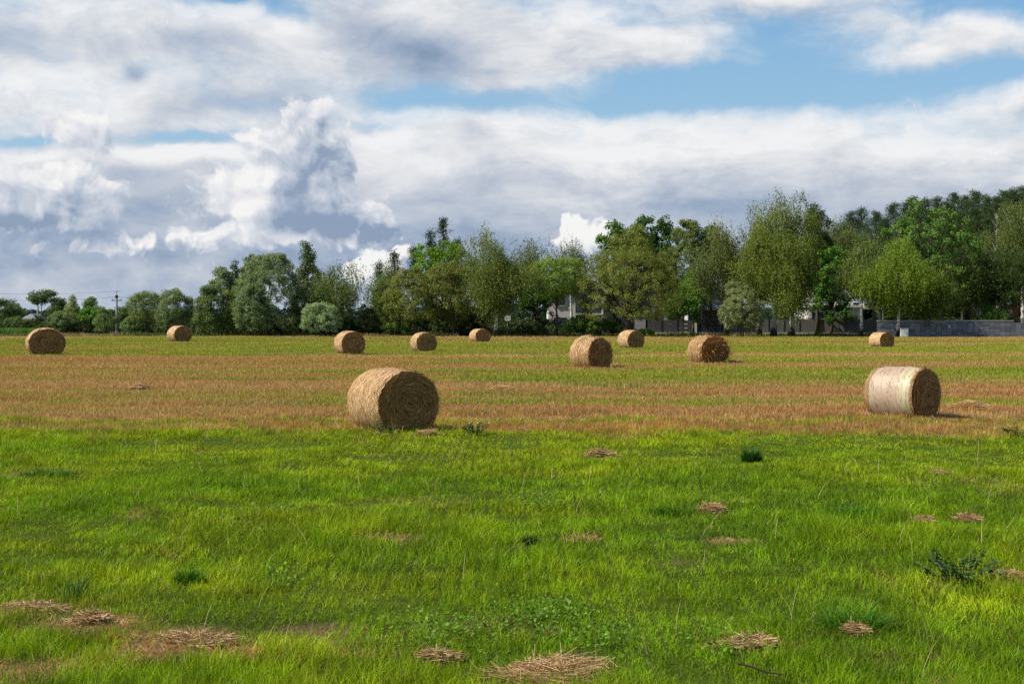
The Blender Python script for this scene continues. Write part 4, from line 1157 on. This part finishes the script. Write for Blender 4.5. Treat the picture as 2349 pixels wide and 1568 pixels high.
PL = [(870, 598, 20, 166, 'dark pine at the left end of the centre group, behind the yellow-green birch'), (905, 573, 15, 172, 'small pointed pine against the white cloud, left end of the centre group'),
      (950, 562, 17, 172, 'pointed pine just left of the bright yellow-green maple crown'), (990, 524, 10, 174, 'thin pine spire beside the tall dark pine'), (1019, 502, 31, 174, 'tall dark pine sticking out above the bright yellow-green maple'), (1050, 548, 16, 176, 'low pine top right of the tall dark pine')]
for (px, top, hw, d, lab) in PL:
    make_pine(HT(top, d), hw / F * d, HT(top, d) * .35, PINE, '', PX(px, d), d, lab)
PW = 'dark green pine in the wood rising behind the houses at the right'
protos = []
tops = [(1975, 476, 230), (1950, 486, 226), (2010, 486, 224), (2047, 465, 232), (2078, 462, 228), (2100, 470, 222), (2120, 455, 236), (2150, 452, 230), (2188, 445, 228), (2172, 462, 218), (2215, 448, 240), (2238, 440, 230), (2262, 446, 222),
        (2285, 452, 214), (2302, 440, 232), (2322, 432, 226), (2340, 428, 236), (2362, 436, 224), (2380, 430, 232), (2030, 500, 214), (2065, 505, 210), (2135, 490, 212), (2205, 485, 208), (2235, 480, 206), (2300, 480, 206), (2265, 500, 202), (2330, 490, 204), (1990, 520, 206), (1935, 515, 216), (2180, 500, 204), (2250, 530, 198), (2215, 520, 200)]
for i, (px, top, d) in enumerate(tops):
    H = HT(top, d)
    if i < 3:
        p = make_pine(H, H * .27, H * .28, (.042, .072, .022), '', PX(px, d), d, PW, 'pines in the wood behind the houses', 1.5); protos.append((p, H))
    else:
        p, h0 = protos[i % 3]
        copy_thing(p, (PX(px, d), d, 0), i * 1.7, H / h0)

# the wood far behind everything, one dark mass of crowns
def far_wood():
    V = []; Fc = []; T = []; n0 = 0
    for i in range(300):
        d = 300 + 90 * rng.random(); x = (rng.random() * 2 - 1) * .47 * d
        H = 2.4 + 1.7 * rng.random() + (1.2 if x > -36 else 0); hw = 2.4 + 1.8 * rng.random()
        P, O = clumps('bush', 46, hw, .3, H, 7)
        v, f, t = leaves_of(P, O, 13, .75, .62, .5, 'leaf'); v = v + np.array([x, d, 0])
        V.append(v); Fc.append(f + n0); T.append(t); n0 += len(v)
    o = mesh_np('far_woodland', np.vstack(V), [np.vstack(Fc)], M_LEAF, attr={'tint': np.concatenate(T)})
    o.color = (.030, .060, .040, 1); tag(o, kind='stuff')
far_wood()

# shaded undergrowth between the trunks, one tangled mass
def undergrowth():
    V = []; Fc = []; T = []; n0 = 0
    spots = [(855 + 470 * rng.random(), 157 + 9 * rng.random(), .8 + 2.0 * rng.random()) for _ in range(95)]
    spots += [(450 + 380 * rng.random(), 157 + 8 * rng.random(), .6 + 1.6 * rng.random()) for _ in range(60)]
    spots += [(1660 + 690 * rng.random(), 164.6 + 4 * rng.random(), 1.2 + 1.2 * rng.random()) for _ in range(50)]
    spots += [(-20 + 470 * rng.random(), 176 + 14 * rng.random(), .6 + 1.9 * rng.random()) for _ in range(110)]
    for (px, d, H) in spots:
        hw = .6 + 1.1 * rng.random()
        P, O = clumps('bush', 34, hw, .1, H, 6)
        v, f, t = leaves_of(P, O, 22, .34, .22, .15, 'leaf'); v = v + np.array([PX(px, d), d, 0]); v[:, 2] = np.maximum(v[:, 2], .02)
        V.append(v); Fc.append(f + n0); T.append(np.clip(t + (rng.random() - .5) * .5, 0, 1)); n0 += len(v)
    o = mesh_np('undergrowth', np.vstack(V), [np.vstack(Fc)], M_LEAF, attr={'tint': np.concatenate(T)})
    o.color = (.070, .100, .030, 1); tag(o, kind='stuff')
undergrowth()

# tall weeds and dry grass along the field edge, maize strip at the far left
def edge_weeds():
    n = 26000
    x = (rng.random(n) * 2 - 1) * 62; y = 149.5 + 14 * rng.random(n) ** 1.6
    k = vnoise(x * .22, y * .3, 201) > .36; x, y = x[k], y[k]; n = len(x)
    hh = .15 + .75 * vnoise(x * .35, y * .35, 203) ** 1.6 * rng.random(n)
    hue = vnoise(x * .3, y * .3, 207)
    c = lerp(np.array([.075, .125, .025]), np.array([.30, .23, .10]), np.clip((hue - .5) * 4 + (rng.random(n) - .5) * .6, 0, 1)) * (.6 + .7 * rng.random((n, 1)))
    blades('edge_weeds', x, y, hh, .05 + .05 * rng.random(n), c, .2 + .5 * rng.random(n), 2, M_GRASS)
    n = 5200; x = PX(-40 + 120 * rng.random(n), 172); y = 168 + 12 * rng.random(n)
    x = x - (y - 172) * .35
    blades('maize_crop', x, y, .55 + .35 * rng.random(n), .09 + .05 * rng.random(n), np.array([.10, .215, .022]) * (.6 + .7 * rng.random((n, 1))), .3 + .5 * rng.random(n), 2, M_GRASS)
edge_weeds()

# ------------------------------------------------------------------ houses, fences and small furniture behind the field
M_WHITE = plain('white_render', (.56, .535, .50), .85, .06, 1.2)
M_GREYW = plain('grey_render_and_shade', (.36, .34, .33), .85, .06, 1.2)  # grey walls and doors; in the gabled house's recess it stands for shade
M_ROOF = plain('grey_roof', (.17, .17, .18), .7, .1, 2.0)
M_BLACK = plain('dark_metal', (.022, .022, .025), .45, .1, 3, .4)
M_FRAME = plain('window_frame', (.05, .05, .055), .5, .05)
M_INSHADE = plain('interior_shade_black', (.012, .012, .013), .9, .1)  # near-black colour in place of the shade under the terrace roof
M_CONC = plain('weathered_concrete', (.36, .345, .32), .9, .14, 2.5)
M_ORANGE = plain('orange_roof_tile', (.36, .12, .06), .8, .12, 3)
def glassfn(g): return princ(g, (.05, .065, .08), .08, .6)
M_GLASS = material('window_glass', glassfn)
def tilefn(g):
    sp = g.n('ShaderNodeSeparateXYZ'); g.put(sp.inputs[0], objco(g))
    f = g.m('FRACT', g.m('MULTIPLY', sp.outputs[2], 3.6))
    return princ(g, g.mix(g.step(f, .0, .3), (.10, .10, .105), (.27, .26, .26)), .7, .3)
M_TILE = material('grey_roof_tiles', tilefn)

def part(mb, name, mat, parent): return mb.build(name, mat, parent)
def window(parent, x0, x1, z0, z1, y, sill=True, fr=.07, mull=1):
    """window set in a front wall whose face is at y: frame (proud), glass pane and sill as sub-parts"""
    m = MB(); m.box(x0, x1, y - .05, y + .02, z0, z0 + fr).box(x0, x1, y - .05, y + .02, z1 - fr, z1).box(x0, x0 + fr, y - .05, y + .02, z0 + fr, z1 - fr).box(x1 - fr, x1, y - .05, y + .02, z0 + fr, z1 - fr)
    for k in range(mull):
        xm = x0 + (x1 - x0) * (k + 1) / (mull + 1); m.box(xm - fr * .4, xm + fr * .4, y - .045, y + .015, z0 + fr, z1 - fr)
    w = m.build('window', M_FRAME, parent)
    MB().box(x0 + fr, x1 - fr, y - .015, y - .008, z0 + fr, z1 - fr).build('pane', M_GLASS, w)
    if sill: MB().box(x0 - .08, x1 + .08, y - .14, y - .003, z0 - .08, z0 - .005).build('sill', M_WHITE, w)
    return w

def house_gabled():
    d = 172; s = d / F
    X = lambda px: (px - 1320) * s
    Z = lambda py: HT(py, d)
    root = empty('gabled_house', (PX(1320, d), d, 0), 'white gabled house with a recessed balcony greyed as painted shade, half hidden behind the light green young willow', 'house')
    xl, xr = X(1258), X(1384); xa = X(1318); ze, za = Z(668), Z(622)
    m = MB(); m.box(xl, -.001, 0, 9, 0, ze); m.box(-.001, xr, 1.6, 9, 0, ze)
    m.prism([(xl, ze + .002), (xr, ze + .002), (xa, za - .25)], 1.6, 8.95)
    m.prism([(xl, ze + .002), (-.001, ze + .002), (-.001, za - .27)], .003, 1.597)
    part(m, 'wall', M_WHITE, root)
    MB().box(.02, xr - .01, 1.52, 1.597, .2, ze - .01).build('recessed_wall_shade', M_GREYW, root)  # grey skin over the white wall: the recess's shadow put into the colour
    m = MB(); t = .34
    m.prism([(xa, za), (xr + .5, ze - .30), (xr + .5, ze - .30 + t), (xa, za + t)], -.45, 9.4)
    m.prism([(xl - .5, ze - .30), (xa - .002, za), (xa - .002, za + t), (xl - .5, ze - .30 + t)], -.45, 9.4)
    r = part(m, 'roof', M_ROOF, root)
    m = MB(); m.prism([(xa, za + .02), (xr + .5, ze - .28), (xr + .5, ze - .28 + t), (xa, za + .02 + t)], -.53, -.455); m.prism([(xl - .5, ze - .28), (xa - .002, za + .02), (xa - .002, za + .02 + t), (xl - .5, ze - .28 + t)], -.53, -.455)
    part(m, 'fascia', M_WHITE, r)
    MB().box(.01, xr, .0, 1.515, Z(718) - .22, Z(718)).build('balcony_floor', M_WHITE, root)
    MB().box(xr - .22, xr - .005, .05, .25, 0, ze - .31).build('post', M_WHITE, root)
    window(root, X(1338), X(1352), Z(715), Z(676), 1.515, fr=.10, mull=1)
    window(root, .3, xr - .6, .25, Z(724), 1.515, sill=False, mull=2)
    window(root, X(1275), X(1295), Z(700), Z(676), -.003)
    window(root, X(1270), X(1300), Z(755), Z(728), -.003)
    m = MB(); m.box(xr + .005, X(1560), 3.2, 9.2, 0, Z(662)); part(m, 'side_wing', M_GREYW, root)
    m = MB(); m.box(xr + .2, X(1565), 2.7, 9.3, Z(662) + .004, Z(662) + .35); part(m, 'wing_roof', M_ROOF, root)
    MB().box(X(1500), X(1546), 2.4, 3.195, 0, Z(688)).build('white_bay', M_WHITE, root)
    window(root, X(1400), X(1425), Z(706), Z(676), 3.195); window(root, X(1450), X(1475), Z(706), Z(676), 3.195); window(root, X(1506), X(1524), Z(750), Z(712), 2.395)

def house_tiled():
    d = 178; s = d / F
    X = lambda px: (px - 1640) * s
    Z = lambda py: HT(py, d)
    root = empty('tiled_house', (PX(1640, d), d, 0), 'low house with a grey tiled roof and white fascia behind the black plank fence', 'house')
    x0, x1 = X(1580), X(1722)
    m = MB(); m.box(x0 + .4, X(1606), .4, 8, 0, Z(711)); m.box(X(1606) + .002, X(1648), 2.2, 8, 0, Z(711)); m.box(X(1648) + .002, x1 - .4, .4, 8, 0, Z(711)); part(m, 'wall', M_WHITE, root)
    MB().box(X(1606) + .02, X(1640), 2.12, 2.195, .1, Z(713)).build('garage_door', M_GREYW, root)
    MB().box(x0, x1, .1, .395, Z(711) + .003, Z(707)).build('fascia', M_WHITE, root)
    m = MB(); m.add([(x0 - .3, 0, Z(707) + .01), (x1 + .3, 0, Z(707) + .01), (x1 + .3, 4.2, Z(648)), (x0 - .3, 4.2, Z(648)), (x0 - .3, 8.4, Z(707)), (x1 + .3, 8.4, Z(707))], [(0, 1, 2, 3), (3, 2, 5, 4)], [(0, 3, 4), (1, 5, 2)])
    r = part(m, 'roof', M_TILE, root)
    MB().box(X(1690), X(1690) + .7, 4.5, 5.2, Z(665), Z(632)).build('chimney', M_CONC, r)
    window(root, X(1660), X(1684), Z(740), Z(718), .397)

def house_terrace():
    d = 172; s = d / F
    X = lambda px: (px - 1980) * s
    Z = lambda py: HT(py, d)
    root = empty('terrace_house', (PX(1980, d), d, 0), 'white two-storey house with a long dark open terrace wing, behind the block wall', 'house')
    m = MB(); m.box(X(1858), X(1984), 1.0, 10, 0, Z(699)); m.box(X(1862), X(1968), 2.5, 10, Z(699) + .004, Z(618)); part(m, 'wall', M_WHITE, root)
    MB().box(X(1852), X(1990), .6, 10.2, Z(699) - .30, Z(699) - .003).build('ledge', M_WHITE, root)
    MB().box(X(1856), X(1974), 2.2, 10.2, Z(618) + .004, Z(611)).build('roof', M_ROOF, root)
    window(root, X(1866), X(1896), Z(745), Z(716), .997); window(root, X(1880), X(1900), Z(686), Z(650), 2.497); window(root, X(1925), X(1945), Z(686), Z(650), 2.497)
    window(root, X(1935), X(1960), Z(748), Z(728), .997)
    # terrace wing: floor, beam, pillars, back wall coloured near-black for the shade inside
    x0, x1 = X(1984) + .005, X(2262)
    MB().box(x0, x1, .4, 9.5, Z(709), Z(697)).build('beam', plain('pale_green_beam', (.42, .45, .40), .8), root)
    MB().box(x0, x1 + .4, 0, 9.8, Z(697) + .004, Z(693)).build('terrace_roof', M_ROOF, root)
    m = MB(); m.box(x0, x1, 6.0, 6.3, .02, Z(709) - .004); m.box(x0, x0 + .2, 1.2, 5.99, .02, Z(709) - .004); part(m, 'back_wall', M_INSHADE, root)
    for px, w in ((2019, .34), (2090, .3), (2158, .3), (2249, .55)):
        MB().box(X(px) - w / 2, X(px) + w / 2, .5, .5 + w, 0, Z(709) - .004).build('pillar', M_GREYW if w < .5 else plain('pale_pillar', (.46, .47, .43)), root)
    for k in range(3): window(root, X(2028 + 42 * k), X(2062 + 42 * k), .3, Z(712), 5.99, sill=False)
    MB().box(x0, x1, .2, 6, -.05, .12).build('floor', M_CONC, root)
    c = empty('garden_chair', (PX(2235, d), d + 1.2, .12), 'white slatted garden chair under the right end of the dark terrace', 'chair')
    m = MB(); m.box(-.28, .28, -.25, .25, .43, .47); c1 = m.build('seat', M_WHITE, c)
    m = MB()
    for k in range(5): m.box(-.27, .27, .22, .25, .55 + .16 * k, .65 + .16 * k)
    m.box(-.28, -.23, .251, .29, .47, 1.4).box(.23, .28, .251, .29, .47, 1.4); m.build('backrest', M_WHITE, c)
    for a in (-.24, .24):
        for b in (-.2, .2): MB().box(a - .025, a + .025, b - .025, b + .025, 0, .428).build('leg', M_WHITE, c)

def small_houses():
    d = 245; root = empty('cottage', (PX(66, d), d, 0), 'tiny far cottage with a pale roof between the trees at the far left', 'house')
    MB().box(-1.2, 1.2, 0, 4, 0, 1.55).build('wall', M_GREYW, root)
    m = MB(); m.prism([(-1.5, 1.5), (1.5, 1.5), (0.5, 2.5)], -.3, 4.3); r = m.build('roof', plain('pale_sheet_roof', (.55, .56, .60)), root)
    MB().box(.6, .85, 2, 2.25, 2.0, 3.0).build('chimney', M_BLACK, r); window(root, -.8, .1, .6, 1.3, -.003)
    d = 235; root = empty('cottage', (PX(292, d), d, 0), 'far house with an orange tiled roof right of the utility pole, mostly hidden by willows', 'house')
    MB().box(-2.4, 2.4, 0, 5, 0, 1.6).build('wall', M_GREYW, root)
    m = MB(); m.prism([(-2.8, 1.5), (2.8, 1.5), (0, 3.3)], -.4, 5.4); r = m.build('roof', M_ORANGE, root)
    MB().box(-.9, -.5, 2, 2.4, 2.4, 3.7).build('chimney', M_ORANGE, r); window(root, -1.6, -.6, .6, 1.3, -.003); window(root, .6, 1.6, .6, 1.3, -.003)

M_PANEL = plain('dark_grey_fence_panel', (.070, .066, .070), .7, .22, 1.4)
M_PLANK = plain('black_brown_plank', (.030, .028, .030), .6, .2, 2)
M_PANEL2 = plain('grey_fence_panel', (.135, .125, .120), .75, .2, 1.2)
def fence(name, label, d, px0, px1, top, step, mat, rows=0, base=True, postmat=None, kind='panel'):
    x0, x1 = PX(px0, d), PX(px1, d); H = HT(top, d)
    root = empty(name, (x0, d, 0), label, 'fence'); L = x1 - x0; n = max(1, round(L / step)); w = L / n
    zb = .34 if base else .06
    if base: MB().box(0, L, -.10, .10, -.05, zb - .03).build('concrete_base', M_CONC, root)
    for k in range(n):
        m = MB(); a, b = k * w + .055, (k + 1) * w - .055
        if kind == 'mesh':
            for q in range(14): xx = a + (b - a) * q / 13; m.box(xx - .008, xx + .008, -.008, .008, zb, H)
            for z in (zb + .05, (zb + H) / 2, H - .05): m.box(a, b, -.0125, -.0085, z - .012, z + .012)
        elif rows:
            hh = (H - zb) / rows
            for q in range(rows): m.box(a, b, -.02, .02, zb + q * hh + .012, zb + (q + 1) * hh - .012)
        else: m.box(a, b, -.025, .025, zb, H)
        m.build('panel', mat, root)
    for k in range(n + 1):
        xx = k * w; MB().box(xx - .05, xx + .05, -.055, .055, -.05, H + .06).build('post', postmat or M_BLACK, root)
    return root
fence('mesh_fence', 'thin dark wire fence in the shade left of the light green young willow', 168, 1175, 1318, 735, 2.6, M_BLACK, base=True, kind='mesh')
fence('panel_fence', 'short light grey fence section right of the broad olive willow trunk', 163, 1452, 1482, 733, 2.4, plain('light_grey_fence_panel', (.30, .285, .285)), rows=2)
fence('panel_fence', 'dark slate-coloured panel fence with thin pale rails, under the low maple', 163, 1482, 1590, 734, 1.6, M_PANEL, rows=3)
fence('plank_fence', 'black horizontal plank fence between the white gate post and the round silvery shrub', 163, 1600, 1655, 733, 2.7, M_PLANK, rows=6)
fence('panel_fence', 'long grey panel fence behind the white birch trunks, ending at the block wall', 163, 1657, 2012, 733, 1.75, M_PANEL2)
d = 163; o = empty('gate_post', (PX(1595, d), d, 0), 'pale white gate post between the slate panels and the black planks', 'post')
MB().box(-.16, .16, -.16, .16, -.05, HT(735, d)).build('shaft', M_WHITE, o); MB().box(-.2, .2, -.2, .2, HT(735, d) + .003, HT(733, d) + .03).build('cap', M_CONC, o)

def blockfn(g):
    b = g.n('ShaderNodeTexBrick'); p = objco(g)
    sp = g.n('ShaderNodeSeparateXYZ'); g.put(sp.inputs[0], p); cb = g.n('ShaderNodeCombineXYZ'); g.put(cb.inputs[0], sp.outputs[0]); g.put(cb.inputs[1], sp.outputs[2])
    g.put(b.inputs['Vector'], cb.outputs[0]); b.offset = .0
    for k, val in (('Color1', (.11, .115, .13, 1)), ('Color2', (.22, .225, .24, 1)), ('Mortar', (.05, .053, .06, 1)), ('Scale', 1.0), ('Mortar Size', .018), ('Brick Width', .55), ('Row Height', .28), ('Bias', -.1)): b.inputs[k].default_value = val
    n = g.noise(p, 5.0, 5.0, .7)
    c = g.mix(.55, b.outputs[0], g.mix(1.0, b.outputs[0], g.ramp(n, [(.3, (.55, .57, .62)), (.7, (1.5, 1.5, 1.5))]), 'MULTIPLY'))
    return princ(g, c, .85, .2, bump(g, g.m('ADD', n, b.outputs[1]), .4, .01))
M_BLOCK = material('grey_block_masonry', blockfn)
d = 147; x0, x1 = PX(2013, d), PX(2460, d)
root = empty('block_wall', (x0, d, 0), 'grey block wall running from the far birch trunks to the right edge', 'wall')
xs = PX(2324, d) - x0
MB().box(0, xs, 0, .3, -.05, HT(736, d)).build('wall', M_BLOCK, root); MB().box(xs + .003, x1 - x0, .0, .3, -.05, HT(740, d)).build('lower_wall', M_BLOCK, root)
MB().box(-.02, xs + .05, -.04, .34, HT(736, d) + .003, HT(735, d) + .03).build('coping', M_CONC, root)
MB().box(PX(2176, d) - x0, PX(2179, d) - x0, -.05, -.003, HT(752, d), HT(746, d)).build('mounting_plate', M_WHITE, root)

d = 146; root = empty('utility_box', (PX(2074.5, d), d, 0), 'white utility box standing in front of the block wall beside a leaning birch trunk', 'cabinet')
MB().box(-.38, .38, -.16, .16, .06, .90).build('cabinet', plain('off_white_plastic', (.66, .65, .61), .5), root); MB().box(-.42, .42, -.2, .2, .903, .95).build('lid', plain('grey_plastic', (.42, .42, .41), .5), root)
MB().box(-.34, .34, -.12, .12, -.05, .058).build('plinth', M_CONC, root); MB().box(-.34, .34, -.178, -.163, .12, .86).build('door', plain('white_plastic_door', (.70, .69, .66), .5), root)

def signboard():
    d = 158; s = d / F
    root = empty('signboard', (PX(1164.5, d), d, 0), 'white rectangular signboard on a thin post beside the white birch trunk', 'sign')
    z0, z1 = HT(735.5, d), HT(724, d); w = 14 * s / 2 * 1.0
    b = MB().box(-w, w, -.03, .0, z0, z1).build('board', plain('white_sign_face', (.72, .71, .70), .5, .03), root)
    m = MB(); m.box(-w * .7, w * .7, -.034, -.031, z1 - .24, z1 - .19); m.box(-w * .55, w * .55, -.034, -.031, z1 - .34, z1 - .30); m.build('lettering', plain('grey_print', (.3, .3, .32)), b)
    MB().bar([(0, .03, -.05), (0, .03, z1 - .05)], .03, 8).build('post', plain('galvanised_post', (.3, .31, .32), .5), root)
signboard()

d = 160; root = empty('barrel', (PX(1137.5, d), d, 0), 'blue plastic barrel in the shade behind the white birch trunks', 'barrel')
k = 18; pr = [(.0, .0), (.24, .0), (.27, .06), (.28, .3), (.295, .32), (.28, .34), (.28, .6), (.295, .62), (.28, .64), (.27, .86), (.2, .9), (0, .9)]
v = np.array([(r * math.cos(a), r * math.sin(a), z) for r, z in pr for a in np.arange(k) * 2 * math.pi / k]); i, j = np.meshgrid(np.arange(k), np.arange(len(pr) - 1)); A = (j * k + i).ravel(); B = (j * k + (i + 1) % k).ravel()
mesh_np('drum', v, [np.stack([A, B, B + k, A + k], 1)], plain('blue_plastic', (.02, .06, .20), .4, .08), root, smooth=True)
MB().bar([(.12, 0, .895), (.12, 0, .94)], .04, 10).build('cap', M_BLACK, root)

d = 165; root = empty('lamp_post', (PX(1610, d), d, 0), 'thin black post rising from behind the black plank fence', 'post')
MB().bar([(0, 0, -.05), (0, 0, HT(655, d))], [.075, .055], 10).build('shaft', M_BLACK, root); MB().bar([(0, 0, 0), (0, 0, .5)], [.13, .10], 10).build('base_sleeve', M_BLACK, root); MB().bar([(0, 0, HT(655, d) + .002), (0, 0, HT(655, d) + .25)], [.16, .10], 10).build('cap', M_BLACK, root)
d = 164; root = empty('lamp_post', (PX(1491, d), d, 0), 'thin dark post beside the short light grey fence section', 'post')
MB().bar([(0, 0, -.05), (0, 0, HT(690, d))], [.06, .045], 10).build('shaft', M_BLACK, root); MB().bar([(0, 0, 0), (0, 0, .4)], [.1, .08], 10).build('base_sleeve', M_BLACK, root)

# utility poles and the wires between them
def pole(px, d, top, label, arms=True):
    root = empty('utility_pole', (PX(px, d), d, 0), label, 'utility pole'); H = HT(top, d)
    MB().bar([(0, 0, -.05), (0, 0, H)], [.17, .11], 10).build('shaft', M_CONC, root)
    if arms:
        a = MB().box(-.62, .62, -.05, .05, HT(689, d) - .05, HT(689, d) + .05).build('crossarm', M_BLACK, root)
        for x in (-.56, .56): MB().bar([(x, 0, HT(689, d) + .052), (x, 0, HT(689, d) + .24)], [.06, .04], 8).build('insulator', M_CONC, a)
        MB().box(-.16, .16, -.14, .14, HT(683, d), HT(677, d)).build('switch_box', M_BLACK, root)
        MB().bar([(0, 0, H), (.05, 0, H + .55)], .03, 6).build('antenna_rod', M_BLACK, root)
        b = MB().box(-.45, .45, -.03, .03, H + .40, H + .44).build('top_arm', M_BLACK, root)
    return root
pole(268, 176, 676, 'grey concrete utility pole with a crossarm, the taller one, right of the bright green tree')
pole(87, 205, 690, 'far bare grey utility pole beside the umbrella-shaped tree at the left', False)
def wire(a, b, sag, label):
    a, b = np.array(a), np.array(b); t = np.linspace(0, 1, 26)
    p = a + (b - a) * t[:, None]; p[:, 2] -= sag * 4 * t * (1 - t)
    m = MB(); m.bar(p, .013, 5); o = m.build('power_line', M_BLACK); tag(o, label, 'wire')
d = 176; hx, hz = PX(268, d), HT(681, d)
wire((PX(-140, 215), 215, HT(680, 215)), (hx, d - .2, hz), .5, 'lower thin power line running left from the utility pole')
wire((PX(-140, 215), 215, HT(664, 215)), (hx, d, HT(668, d)), .5, 'upper thin power line running left from the top of the utility pole')
wire((hx, d - .2, hz), (PX(870, 178), 178, HT(681, 178)), .35, 'thin power line running right from the utility pole behind the willows')

# pale farm road seen at the foot of the centre group, between the weeds
v = np.array([(PX(850, 166), 166, .06), (PX(1180, 166), 166, .06), (PX(1180, 166), 168.5, .10), (PX(850, 166), 168.5, .10)])
tag(mesh_np('road', v, [np.array([[0, 1, 2, 3]])], plain('pale_gravel_road', (.55, .53, .50), .95)), kind='structure')

house_gabled(); house_tiled(); house_terrace(); small_houses()
